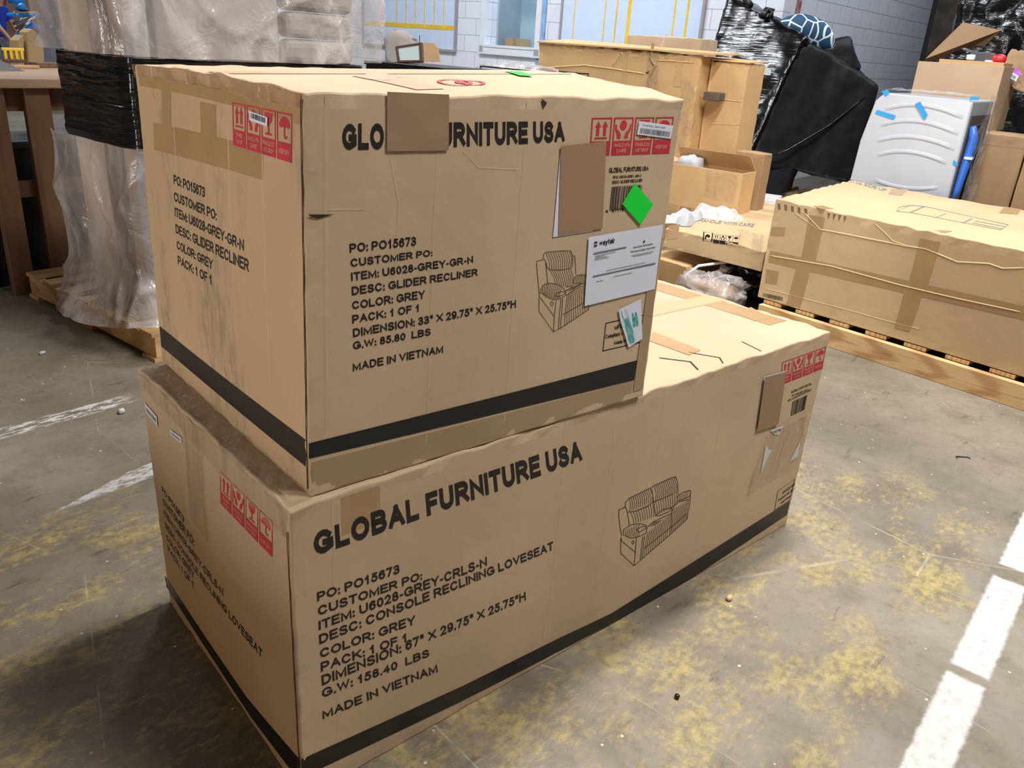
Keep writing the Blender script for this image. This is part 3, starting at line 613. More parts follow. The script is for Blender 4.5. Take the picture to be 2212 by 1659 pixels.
TEXT = [
    ('GLO', 'up', 'front', [(0.0723, 0.9345), (0.1558, 0.9347), (0.1565, 0.8742), (0.0716, 0.8762)], 'header'),
    ('URNITURE USA', 'up', 'front', [(0.2802, 0.9351), (0.6074, 0.9355), (0.6122, 0.8783), (0.282, 0.8743)], 'header'),
    ('PO: PO15673', 'up', 'front', [(0.0862, 0.6565), (0.2318, 0.6573), (0.2324, 0.6336), (0.0869, 0.6347)], 'text'),
    ('CUSTOMER PO:', 'up', 'front', [(0.0882, 0.6195), (0.2713, 0.6186), (0.2719, 0.6012), (0.0892, 0.5988)], 'text'),
    ('ITEM: U6028-GREY-GR-N', 'up', 'front', [(0.0893, 0.5851), (0.3741, 0.5879), (0.376, 0.5674), (0.0903, 0.5642)], 'text'),
    ('DESC: GLIDER RECLINER', 'up', 'front', [(0.091, 0.5494), (0.389, 0.551), (0.3902, 0.5303), (0.0917, 0.5275)], 'text'),
    ('COLOR: GREY', 'up', 'front', [(0.0918, 0.5122), (0.2572, 0.5133), (0.258, 0.4903), (0.0929, 0.4911)], 'text'),
    ('PACK: 1 OF 1', 'up', 'front', [(0.0923, 0.4765), (0.2436, 0.4775), (0.2443, 0.4564), (0.0931, 0.4544)], 'text'),
    ('DIMENSION: 33" X 29.75" X 25.75"H', 'up', 'front', [(0.0941, 0.4409), (0.5026, 0.4414), (0.5046, 0.4181), (0.0949, 0.4185)], 'text'),
    ('G.W: 85.80  LBS', 'up', 'front', [(0.094, 0.4066), (0.2752, 0.405), (0.276, 0.3845), (0.0951, 0.385)], 'text'),
    ('MADE IN VIETNAM', 'up', 'front', [(0.094, 0.3494), (0.3096, 0.3493), (0.3099, 0.326), (0.0948, 0.3271)], 'text'),
    ('GLOBAL FURNITURE USA', 'up', 'front', [(0.7612, 0.8), (0.9012, 0.7967), (0.9032, 0.7831), (0.7625, 0.7835)], 'sku'),
    ('SKU: U6028-GREY-GR-N', 'up', 'front', [(0.7768, 0.7752), (0.8776, 0.7727), (0.8781, 0.7642), (0.7772, 0.7665)], 'sku'),
    ('DESC: GLIDER RECLINER', 'up', 'front', [(0.7769, 0.7601), (0.8838, 0.7594), (0.8845, 0.7497), (0.777, 0.7508)], 'sku'),
    ('8   67179', 'up', 'front', [(0.7638, 0.6733), (0.828, 0.6737), (0.8293, 0.6639), (0.7658, 0.6648)], 'sku'),
    ('MFG:', 'up', 'front', [(0.8465, 0.291), (0.8792, 0.2893), (0.8815, 0.2735), (0.8487, 0.2753)], 'mfg'),
    ('26', 'up', 'front', [(0.9484, 0.2863), (0.9628, 0.2856), (0.9648, 0.2727), (0.9504, 0.2734)], 'mfg'),
    ('Compliant w', 'up', 'front', [(0.8165, 0.2658), (0.883, 0.2632), (0.8856, 0.2457), (0.818, 0.2487)], 'mfg'),
    ('e VI', 'up', 'front', [(0.9536, 0.2579), (0.9752, 0.2579), (0.9772, 0.2445), (0.9556, 0.2449)], 'mfg'),
    ('Made in', 'up', 'front', [(0.8529, 0.2365), (0.8979, 0.2343), (0.8999, 0.2206), (0.854, 0.2228)], 'mfg'),
    ('PO: PO15673', 'up', 'left', [(0.2507, 0.7059), (0.4716, 0.7042), (0.4687, 0.675), (0.2487, 0.6777)], 'text'),
    ('CUSTOMER PO:', 'up', 'left', [(0.2448, 0.6544), (0.5413, 0.655), (0.5387, 0.6263), (0.2439, 0.6257)], 'text'),
    ('ITEM: U6028-GREY-GR-N', 'up', 'left', [(0.2435, 0.608), (0.6963, 0.6082), (0.6941, 0.5767), (0.2411, 0.5796)], 'text'),
    ('DESC: GLIDER RECLINER', 'up', 'left', [(0.2409, 0.5565), (0.7204, 0.5608), (0.7179, 0.5266), (0.2397, 0.5277)], 'text'),
    ('COLOR: GREY', 'up', 'left', [(0.2409, 0.5054), (0.5013, 0.5073), (0.4976, 0.4771), (0.2396, 0.4776)], 'text'),
    ('PACK: 1 OF 1', 'up', 'left', [(0.2398, 0.4574), (0.4853, 0.459), (0.4833, 0.4286), (0.2369, 0.4286)], 'text'),
    ('GLOBAL FURNITURE USA', 'low', 'front', [(0.0237, 0.9107), (0.3936, 0.9072), (0.4009, 0.8249), (0.0243, 0.8371)], 'header'),
    ('PO: PO15673', 'low', 'front', [(0.0251, 0.7215), (0.1237, 0.7081), (0.1243, 0.6762), (0.0254, 0.692)], 'text'),
    ('CUSTOMER PO:', 'low', 'front', [(0.0257, 0.6756), (0.1538, 0.6504), (0.1543, 0.6213), (0.0258, 0.6438)], 'text'),
    ('ITEM: U6028-GREY-CRLS-N', 'low', 'front', [(0.0258, 0.626), (0.2474, 0.6058), (0.249, 0.5684), (0.0259, 0.595)], 'text'),
    ('DESC: CONSOLE RECLINING LOVESEAT', 'low', 'front', [(0.0257, 0.5794), (0.3586, 0.5523), (0.3614, 0.5156), (0.026, 0.5461)], 'text'),
    ('COLOR: GREY', 'low', 'front', [(0.0263, 0.5288), (0.1459, 0.5025), (0.1468, 0.4674), (0.0264, 0.4975)], 'text'),
    ('PACK: 1 OF 1', 'low', 'front', [(0.0265, 0.4824), (0.134, 0.4484), (0.1351, 0.4149), (0.0266, 0.4483)], 'text'),
    ('DIMENSION: 67" X 29.75" X 25.75"H', 'low', 'front', [(0.0269, 0.4349), (0.3176, 0.3924), (0.32, 0.3541), (0.0273, 0.3975)], 'text'),
    ('G.W: 158.40  LBS', 'low', 'front', [(0.0267, 0.3868), (0.1672, 0.3459), (0.1684, 0.3131), (0.027, 0.3527)], 'text'),
    ('MADE IN VIETNAM', 'low', 'front', [(0.0263, 0.3063), (0.1801, 0.2689), (0.1825, 0.2307), (0.0267, 0.2736)], 'text'),
    ('GLOBAL FURNITURE USA', 'low', 'front', [(0.9042, 0.7707), (0.9689, 0.7722), (0.9717, 0.7586), (0.9054, 0.7574)], 'sku'),
    ('SKU: U6028-GREY-CRLS-N', 'low', 'front', [(0.9089, 0.7491), (0.9629, 0.7464), (0.9645, 0.7361), (0.9097, 0.7385)], 'sku'),
    ('DESC: CONSOLE RECLINING LOVESEAT', 'low', 'front', [(0.8982, 0.7317), (0.9752, 0.7389), (0.977, 0.7274), (0.8989, 0.7222)], 'sku'),
    ('MFG DATE: 112026', 'low', 'front', [(0.9542, 0.226), (0.9959, 0.2388), (0.9984, 0.2224), (0.956, 0.2091)], 'mfg'),
    ('Compliant with Title VI', 'low', 'front', [(0.9449, 0.1926), (1.0001, 0.2112), (1.002, 0.1934), (0.9466, 0.1756)], 'mfg'),
    ('Made in Vietnam', 'low', 'front', [(0.9572, 0.169), (0.9893, 0.1801), (0.9915, 0.1647), (0.9587, 0.1539)], 'mfg'),
    ('PO: PO15673', 'low', 'left', [(0.0959, 0.5837), (0.3039, 0.58), (0.297, 0.5499), (0.0918, 0.557)], 'text'),
    ('CUSTOMER PO:', 'low', 'left', [(0.0909, 0.5319), (0.3779, 0.5429), (0.3687, 0.5009), (0.0865, 0.5046)], 'text'),
    ('ITEM: U6028-GREY-CRLS-N', 'low', 'left', [(0.0836, 0.4779), (0.5805, 0.4781), (0.5743, 0.4434), (0.0783, 0.4524)], 'text'),
    ('DESC: CONSOLE RECLINING LOVESEAT', 'low', 'left', [(0.0774, 0.4236), (0.8124, 0.415), (0.8063, 0.3781), (0.0725, 0.395)], 'text'),
    ('COLOR: GREY', 'low', 'left', [(0.0731, 0.3667), (0.3405, 0.378), (0.3303, 0.3406), (0.0697, 0.3384)], 'text'),
    ('PACK: 1 OF 1', 'low', 'left', [(0.0707, 0.3158), (0.3176, 0.3233), (0.3064, 0.2843), (0.0672, 0.287)], 'text'),
]
QUAD = {
    'u_patch': [(0.1603, 1.0053), (0.2964, 1.0014), (0.2997, 0.867), (0.1614, 0.8708)],
    'u_icons': [(0.6893, 0.9438), (0.9738, 0.945), (0.9735, 0.8325), (0.6917, 0.8363)],
    'u_barlabel': [(0.8467, 0.9335), (0.9733, 0.9183), (0.9697, 0.8785), (0.8433, 0.8943)],
    'u_brown': [(0.5982, 0.8679), (0.7404, 0.8772), (0.757, 0.6181), (0.6128, 0.6152)],
    'u_white': [(0.5987, 0.8484), (0.7166, 0.8476), (0.7253, 0.6141), (0.5981, 0.6115)],
    'u_barcode': [(0.7773, 0.7426), (0.8858, 0.7406), (0.8854, 0.6675), (0.7776, 0.6705)],
    'u_green': [(0.8542, 0.7488), (0.9331, 0.6754), (0.8942, 0.614), (0.8167, 0.6876)],
    'u_ship': [(0.7124, 0.5975), (0.9839, 0.6057), (0.9851, 0.3881), (0.7238, 0.3808)],
    'u_note': [(0.8503, 0.3441), (0.933, 0.3648), (0.9607, 0.2205), (0.9093, 0.2008), (0.862, 0.3059)],
    'u_note_w1': [(0.8799, 0.3439), (0.9355, 0.2164), (0.9121, 0.212), (0.8568, 0.3428)],
    'u_note_w2': [(0.9216, 0.3242), (0.9384, 0.2705), (0.9165, 0.2706), (0.9036, 0.3221)],
    'u_mfg': [(0.8124, 0.3051), (0.9804, 0.3027), (0.9704, 0.2064), (0.8142, 0.2107)],
    'u_band': [(-0.0015, 0.1564), (0.9551, 0.144), (0.9527, 0.0725), (-0.0021, 0.113)],
    'u_chair0': [(0.5508, 0.581), (0.7233, 0.5575), (0.7565, 0.2874), (0.574, 0.3277)],
    'u_tape_r': [(0.9918, 0.5353), (1.0182, 0.5318), (0.9973, 0.0437), (0.9493, 0.0484)],
    'u_tear': [(0.5482, 1.0031), (0.5576, 0.9839), (0.5438, 0.9934), (0.5377, 1.0041)],
    'ul_icons': [(0.6519, 0.9423), (0.9492, 0.949), (0.944, 0.8409), (0.6516, 0.8395)],
    'ul_barlabel': [(0.7472, 0.9323), (0.8392, 0.9281), (0.8368, 0.9071), (0.7464, 0.9111)],
    'ul_band': [(0.0135, 0.1434), (0.9875, 0.1582), (0.981, 0.0811), (0.012, 0.0652)],
    'ul_t1': [(0.1146, 0.84), (0.8102, 0.8519), (0.8056, 0.7784), (0.1045, 0.7589)],
    'ul_t2': [(0.0191, 0.9985), (0.9878, 0.996), (0.9856, 0.9304), (0.0179, 0.9392)],
    'ul_t3': [(0.1998, 0.9645), (0.2695, 0.9615), (0.255, 0.8413), (0.1867, 0.8418)],
    'ul_t4': [(0.4584, 0.9255), (0.5555, 0.9261), (0.5573, 0.7952), (0.4581, 0.7925)],
    'l_icons': [(0.8549, 0.9308), (0.9933, 0.9312), (0.9986, 0.822), (0.8632, 0.8203)],
    'l_brown': [(0.8043, 0.893), (0.868, 0.8819), (0.8777, 0.6314), (0.8109, 0.645)],
    'l_white': [(0.8053, 0.8947), (0.8689, 0.8853), (0.8797, 0.6315), (0.8142, 0.6511)],
    'l_barcode': [(0.9161, 0.7126), (0.9647, 0.7142), (0.9662, 0.6399), (0.9198, 0.6372)],
    'l_scrap1': [(0.8586, 0.6143), (0.9015, 0.6095), (0.8895, 0.5699), (0.8742, 0.5842)],
    'l_scrapw': [(0.8639, 0.607), (0.8934, 0.6023), (0.8951, 0.583), (0.8665, 0.5918)],
    'l_scrap2': [(0.8531, 0.5504), (0.8667, 0.5132), (0.8784, 0.5052), (0.8641, 0.4522), (0.8567, 0.3866)],
    'l_scrap3': [(0.9775, 0.4855), (0.9785, 0.3912), (0.9529, 0.3855)],
    'l_mfg': [(0.9366, 0.2441), (1.0059, 0.2604), (1.0142, 0.1481), (0.9408, 0.1377)],
    'l_band': [(-0.001, 0.164), (0.2247, 0.1108), (0.3901, 0.0886), (0.5076, 0.0643), (0.7034, 0.0987), (1.0136, 0.1439), (1.0165, 0.0641), (0.7166, -0.0112), (0.5137, -0.0034), (0.395, 0.0172), (0.227, 0.0415), (-0.0021, 0.093)],
    'l_sofa0': [(0.4655, 0.7259), (0.6508, 0.5753), (0.7071, 0.0686), (0.4939, 0.302)],
    'l_clear': [(0.848, 0.6093), (0.9831, 0.6244), (0.9964, 0.352), (0.8273, 0.3289)],
    'll_icons': [(0.6129, 0.9133), (0.9133, 0.916), (0.9028, 0.7992), (0.6058, 0.8021)],
    'll_s1': [(0.0237, 0.8798), (0.1361, 0.8756), (0.1326, 0.8375), (0.0226, 0.8405)],
    'll_s2': [(0.2518, 0.8823), (0.3454, 0.8961), (0.3422, 0.8739), (0.2523, 0.8625)],
    'll_band': [(-0.0161, 0.1184), (0.6636, 0.1016), (0.9897, 0.1504), (0.9851, 0.0551), (0.6762, 0.0281), (-0.0129, 0.0629)],
    'ut_green': [(0.7916, 0.5196), (0.8412, 0.5044), (0.772, 0.3517), (0.74, 0.37)],
    'ut_stamp': [(0.4326, 0.2968), (0.5856, 0.3006), (0.5257, 0.1612), (0.3782, 0.153)],
    'ut_tape': [(0.2686, 0.3749), (0.3908, 0.4792), (0.3473, 0.1009), (0.2681, 0.078)],
    'lt_t1': [(0.7151, 0.3662), (0.7151, 0.1423), (0.6797, 0.1324), (0.6736, 0.309)],
    'lt_t2': [(0.9392, 0.3524), (0.9998, 0.3766), (0.9699, 0.2337), (0.9274, 0.2461)],
    'lt_t3': [(0.8438, 0.5819), (1.0578, 0.6166), (1.0378, 0.5383), (0.8014, 0.5006)],
}
up_root = thing('cardboard_box', 'square printed carton on top of the long one, bright green diamond on its front', 'cardboard box', (.46, .38, .668), 0, 'printed furniture cartons')
low_root = thing('cardboard_box', 'long printed carton on the floor with the square printed carton on top', 'cardboard box', (.87, .38, 0), 0, 'printed furniture cartons')
UP, LOW = Carton(up_root, 'up', UPC), Carton(low_root, 'low', LOWC)
UP.shell(M['carton'], 40, 34, 30, .0040, M['carton_dusty'])
LOW.shell(M['carton'], 72, 34, 30, .0045)
HEAVY = .132
for box, kind in ((UP, 'up'), (LOW, 'low')):
    for face in ('front', 'left'):
        for grp, nm, bold in (('header', 'printed_heading', HEAVY), ('text', 'printed_lettering', .104), ('sku', 'printed_lettering', .104), ('mfg', 'printed_lettering', .104)):
            a = Art()
            for txt, b, f, quad, g in TEXT:
                if b == kind and f == face and g == grp: a.text(txt, quad, bold if f == 'front' else .094)
            if a.v: box.art(nm, M['ink'], face, a, .00065)
ICON, KNOCK = handling_icons()
for box, face, q in ((UP, 'front', 'u_icons'), (UP, 'left', 'ul_icons'), (LOW, 'front', 'l_icons'), (LOW, 'left', 'll_icons')):
    o = box.art('handling_symbols', M['red'], face, ICON, .00065, QUAD[q])
    box.art('symbol_captions', M['kraft_ink'], face, KNOCK, .0009, QUAD[q], parent=o)
def strip(top, bot, n):
    """band between two polylines of the same length, as a drawing"""
    a = Art()
    T = []; B = []
    for (p, q, r, s2) in zip(top, top[1:], bot, bot[1:]):
        for i in range(n): T.append(tuple(p[k] + (q[k] - p[k]) * i / n for k in (0, 1))); B.append(tuple(r[k] + (s2[k] - r[k]) * i / n for k in (0, 1)))
    T.append(top[-1]); B.append(bot[-1]); m = len(T)
    return a.add(T + B, [(i + m, i + 1 + m, i + 1, i) for i in range(m - 1)])
lb = QUAD['l_band']; LOW.art('black_band', M['band'], 'front', strip([(min(u, .993), v) for u, v in lb[:6]], [(min(u, .993), max(v, .006)) for u, v in lb[:5:-1]], 6), .00065)
lb = QUAD['ll_band']; LOW.art('black_band', M['band'], 'left', strip(lb[:3], lb[:2:-1], 8), .00065)
ub = QUAD['u_band']; UP.art('black_band', M['band'], 'front', strip([ub[0], ub[1]], [ub[3], ub[2]], 14), .00065)
ub = QUAD['ul_band']; UP.art('black_band', M['band'], 'left', strip([ub[0], ub[1]], [ub[3], ub[2]], 14), .00065)
# paper, patches and stickers
UP.patch('brown_card_patch', M['card'], 'front', QUAD['u_patch'], .0020, n=12, wav=.0014, label='brown paper patch over the heading')
UP.patch('white_label', M['paper'], 'front', QUAD['u_white'], .0016, label='white label mostly covered by card')
UP.patch('brown_card_patch', M['card'], 'front', QUAD['u_brown'], .0026, label='brown card covering a white label')
o = UP.patch('barcode_label', M['paper'], 'front', QUAD['u_barlabel'], .0022, label='white barcode sticker across the red symbols')
a = Art(); bc = barcode(3); a.add([bil(rect_quad(.06, .12, .95, .52), x, y) for x, y in bc.v], bc.f)
a.text('Inventory item 5495', rect_quad(.12, .66, .78, .82), .08)
UP.art('barcode', M['ink_grey'], 'front', a, .0028, QUAD['u_barlabel'], parent=o)
UP.art('printed_barcode', M['ink'], 'front', barcode(11), .00065, QUAD['u_barcode'])
UP.patch('green_sticker', M['green'], 'front', QUAD['u_green'], .0034, label='bright green diamond sticker')
UP.patch('green_sticker', M['green'], 'top', QUAD['ut_green'], .0030, label='bright green sticker on the lid')
o = UP.patch('shipping_sheet', M['paper'], 'front', QUAD['u_ship'], .0024, n=10, wav=.0008, label='white shipping sheet')
a = Art()
a.text('wayfair', rect_quad(.135, .835, .335, .93), .10)
for ox, oy in ((.070, .893), (.094, .893), (.070, .852), (.094, .852)): a.rect(ox, oy, ox + .015, oy + .026)
for ox, oy in ((.0815, .905), (.0815, .848)): a.rect(ox, oy, ox + .016, oy + .018)
a.text('Good style. Great space.', rect_quad(.60, .715, .88, .745), .11); a.text('This piece is happy to be home.', rect_quad(.565, .655, .92, .685), .11)
a.poly([(.73, .79), (.745, .815), (.76, .79), (.745, .765)])
UP.art('sheet_heading', M['ink'], 'front', a, .0039, QUAD['u_ship'], parent=o)
a = Art(); a.rect(.07, .745, .50, .765); a.rect(.08, .405, .955, .428)
for y, x0, x1 in ((.715, .09, .36), (.695, .09, .21), (.675, .09, .25), (.655, .09, .28), (.61, .58, .90), (.592, .61, .88), (.46, .25, .80), (.345, .36, .62), (.325, .13, .22)): a.rect(x0, y, x1, y + .007)
UP.art('sheet_print', M['ink_grey'], 'front', a, .0039, QUAD['u_ship'], parent=o)
nq = QUAD['u_note']; a = Art(); a.poly([tuple(p) for p in nq])
o = UP.art('handwritten_note', M['paper'], 'front', a, .0034, label='torn white note with green handwriting')
a = Art()
def along(q, txt):   # a word written down the note
    vs, fs = text_shape(txt, .11); sub = [bil((q[3], q[0], q[1], q[2]), x, y) for x, y in vs]; a.add(sub, fs)
along(QUAD['u_note_w1'], 'Guruaald-A'); along(QUAD['u_note_w2'], 'Bri0')
UP.art('handwriting', M['teal'], 'front', a, .0042, parent=o)
fr = QUAD['u_mfg']; UP.art('printed_frame', M['ink'], 'front', Art().line([tuple(p) for p in fr], .0035, True), .0003)
fr = QUAD['l_mfg']; LOW.art('printed_frame', M['ink'], 'front', Art().line([(min(u, .992), v) for u, v in fr], .0022, True), .0003)
o = UP.patch('barcode_label', M['paper'], 'left', QUAD['ul_barlabel'], .0026, label='small white barcode sticker on the end')
bc = barcode(5); UP.art('barcode', M['ink'], 'left', bc.moved(lambda x, y: (.12 + .78 * x, .30 + .55 * y)), .0032, QUAD['ul_barlabel'], parent=o)
for q, sd in (('ll_s1', 7), ('ll_s2', 9)):
    o = LOW.patch('barcode_label', M['paper'], 'left', QUAD[q], .0022, label='white barcode sticker')
    bc = barcode(sd); LOW.art('barcode', M['ink_grey'], 'left', bc.moved(lambda x, y: (.1 + .8 * x, .25 + .4 * y)), .0028, QUAD[q], parent=o)
LOW.art('printed_barcode', M['ink'], 'front', barcode(21), .00065, QUAD['l_barcode'])
LOW.patch('white_label', M['paper'], 'front', QUAD['l_white'], .0016, label='white label behind a card')
LOW.patch('brown_card_patch', M['card'], 'front', QUAD['l_brown'], .0060, label='brown card covering a white label')
o = LOW.patch('paper_scrap', M['paper'], 'front', QUAD['l_scrap1'], .0024, label='torn white corner of a shipping sheet')
LOW.art('printed_lettering', M['ink'], 'front', Art().text('wayfair', QUAD['l_scrapw'], .09), .0032, parent=o)
for q in ('l_scrap2', 'l_scrap3'): LOW.art('paper_scrap', M['paper'], 'front', Art().poly([tuple(p) for p in QUAD[q]]), .0024, label='torn sliver of white paper')
LOW.patch('clear_tape', M['cleartape'], 'front', [(min(u, .985), v) for u, v in QUAD['l_clear']], .0042, n=12, wav=.002, rag=.01)
# packing tape
for q in ('ul_t1', 'ul_t2', 'ul_t3', 'ul_t4'): UP.patch('packing_tape', M['tape'], 'left', QUAD[q], (.00018 if q != 'ul_t2' else .00026), n=10)
UP.patch('packing_tape', M['tape_dull'], 'front', [(.955, .56), (.992, .56), (.992, .03), (.955, .03)], .0016, n=10)
UP.patch('packing_tape', M['tape_dull'], 'front', [(.005, .10), (.95, .07), (.95, .008), (.005, .008)], .0003, n=12)
UP.patch('packing_tape', M['tape_pale'], 'top', QUAD['ut_tape'], .0012, n=8)
for v0, v1 in ((.44, .53),): UP.patch('packing_tape', M['tape_pale'], 'top', [(.01, v1), (.99, v1), (.99, v0), (.01, v0)], .0010, n=14)
for q in ('lt_t1', 'lt_t2'): LOW.patch('packing_tape', M['tape'], 'top', QUAD[q], .0012)
LOW.patch('packing_tape', M['tape_pale'], 'top', [(.55, .60), (.995, .60), (.995, .50), (.55, .50)], .0010, n=14)
LOW.patch('packing_tape', M['tape'], 'top', [(.93, .85), (.985, .85), (.985, .18), (.93, .18)], .0008, n=10)
LOW.patch('packing_tape', M['tape'], 'front', [(.055, .985), (.10, .985), (.10, .87), (.055, .87)], .0002, n=6)
LOW.patch('clear_tape', M['cleartape'], 'left', [(.36, .99), (.50, .99), (.50, .60), (.36, .60)], .0030, n=12, wav=.004, rag=.012)
LOW.patch('clear_tape', M['cleartape'], 'left', [(.01, .995), (.985, .995), (.985, .90), (.01, .93)], .0040, n=20, wav=.005, rag=.012)
LOW.patch('clear_tape', M['cleartape'], 'top', [(.004, .99), (.03, .99), (.03, .01), (.004, .01)], .0040, n=20, wav=.006, rag=.004)
UP.patch('clear_tape', M['cleartape'], 'left', [(.01, 1.0), (.985, 1.0), (.985, .965), (.01, .965)], .0040, n=24, wav=.006, rag=.01)
# stamp on the lid, joints and folds
a = Art()
for cx_, cy_, rx, ry in ((.3, .5, .28, .42), (.62, .45, .2, .3), (.45, .5, .12, .2)):
    a.line([(cx_ + rx * math.cos(t * math.pi / 12), cy_ + ry * math.sin(t * math.pi / 12)) for t in range(24)], .07, True)
UP.art('red_stamp', M['red'], 'top', a, .0016, QUAD['ut_stamp'])
def seam(box, face, u0, u1, v0, v1):
    a = Art(); n = 24
    L = [(u0 + .003 * nz((0, i, 1), .9), v0 + (v1 - v0) * i / n) for i in range(n + 1)]
    w = u1 - u0
    a.add(L + [(u + w * (.7 + .5 * abs(nz((3, i, 2), .8))), v) for i, (u, v) in enumerate(L)], [(i, i + 1, n + 2 + i, n + 1 + i) for i in range(n)])
    box.art('glue_joint', M['seam'], face, a, .0016)
seam(UP, 'left', .988, .9935, .02, .985); seam(LOW, 'left', .985, .9905, .05, .93)
for c in ([(.040, .995), (.037, .17)], ):
    UP.crease('front', c, .004)
for u in (.275, .497): UP.crease('front', [(u, .99), (u - .004, .55), (u + .004, .02)], .0022)
UP.crease('front', [(.17, .86), (.19, .74), (.185, .5)], .0020)
UP.crease('front', [(.335, .866), (.38, .82), (.49, .81)], .0018); UP.crease('front', [(.03, .74), (.12, .735)], .0016)
for u in (.27, .62, .8): UP.crease('left', [(u, .99), (u + .01, .2)], .0022)
for u in (.045, .365, .455, .555, .70): LOW.crease('front', [(u, .99), (u + .002, .5), (u - .001, .10)], .0026)
for u in (.3, .45): LOW.crease('left', [(u, .97), (u + .02, .2)], .0020)
def tear(box, u, v, du, dv):
    a = Art().poly([(u, v), (u + du, v - dv * .4), (u + du * .4, v - dv), (u + du * .1, v - dv * .5)])
    box.art('torn_edge', M['seam'], 'front', a, .0012)
tear(UP, .535, .995, .016, .028); tear(UP, .004, .735, .05, .012)
def dent(box, pts, mat=M['seam'], w=.004): box.art('torn_slit', mat, 'top', Art().line(pts, w), .0014)
dent(LOW, [(.645, .03), (.66, .09), (.63, .17)], w=.003); dent(LOW, [(.70, .02), (.715, .06), (.69, .15)], w=.0025); dent(LOW, [(.80, .02), (.81, .12)], w=.0018)
dent(UP, [(.25, .30), (.29, .26), (.31, .27)], w=.003); dent(UP, [(.36, .34), (.40, .31)], w=.003)

# line drawings of the furniture inside
def stripes(a, A, B, n, bow, w, t0=0.0, t1=1.0):
    def at(P, t):
        L = [math.dist(p, q) for p, q in zip(P, P[1:])]; d = t * sum(L)
        for (p, q), l in zip(zip(P, P[1:]), L):
            if d <= l or (p, q) == (P[-2], P[-1]): return (p[0] + (q[0] - p[0]) * min(1, d / l), p[1] + (q[1] - p[1]) * min(1, d / l))
            d -= l
    for i in range(n):
        t = t0 + (t1 - t0) * (i + .5) / n; p, q = at(A, t), at(B, t)
        a.line([p, ((p[0] + q[0]) / 2 + bow[0], (p[1] + q[1]) / 2 + bow[1]), q], w)
def recliner():
    a = Art(); w = 4.2
    for pts in ([(298,440),(305,405),(325,390),(450,380),(530,378),(548,385),(560,430),(562,470),(558,510),(545,528),(500,540),(440,545),(380,545),(345,540),(335,525),(320,470),(298,440)],
        [(300,455),(275,460),(250,468),(242,480),(248,560),(258,680),(265,755),(280,745)], [(320,480),(328,560),(335,640),(335,660)], [(560,420),(578,422),(582,440),(588,580)],
        [(265,755),(262,915),(388,1105),(395,965),(270,785)], [(395,965),(410,820)], [(280,745),(280,710),(300,675),(345,660),(400,665),(460,690),(495,730),(495,765),(470,790),(420,808),(375,805),(330,785),(280,745)],
        [(400,775),(420,750),(460,735),(495,740)], [(400,775),(430,780),(470,770),(495,745)], [(388,1105),(450,1070),(708,900),(712,860)], [(470,800),(460,930),(450,1075)], [(455,805),(440,940),(432,1082)],
        [(570,665),(570,620),(595,592),(640,587),(690,592)], [(575,665),(640,665),(690,672)], [(500,695),(560,680),(570,665)], [(490,735),(540,700),(640,670)], [(500,770),(560,725),(640,690),(690,685)], [(470,945),(560,895),(690,820)]): a.line(pts, w)
    a.line([(374 + 12 * math.cos(t), 845 + 20 * math.sin(t)) for t in [i * math.pi / 5 for i in range(10)]], w, True)
    stripes(a, [(312,400),(450,382),(545,385)], [(345,538),(440,544),(550,522)], 11, (14, 0), 3.4)
    stripes(a, [(345,545),(440,548),(552,532)], [(400,665),(500,695),(570,660)], 10, (8, 0), 3.4)
    stripes(a, [(290,690),(345,662),(400,668),(470,700)], [(300,760),(345,790),(400,806),(450,795)], 11, (-10, 2), 3.4)
    stripes(a, [(505,770),(560,728),(690,690)], [(475,1062),(560,1005),(708,900)], 11, (-8, 10), 3.4)
    stripes(a, [(580,605),(640,590),(690,595)], [(590,662),(640,664),(690,670)], 8, (-8, 0), 3)
    stripes(a, [(500,735),(560,700)], [(560,705),(640,675)], 4, (0, 6), 3)
    return a
a = recliner()
UP.art('recliner_drawing', M['ink_brown'], 'front', a.moved(lambda x, y: ((x - 240) / 480, 1 - (y - 370) / 740)), .00065, QUAD['u_chair0'])
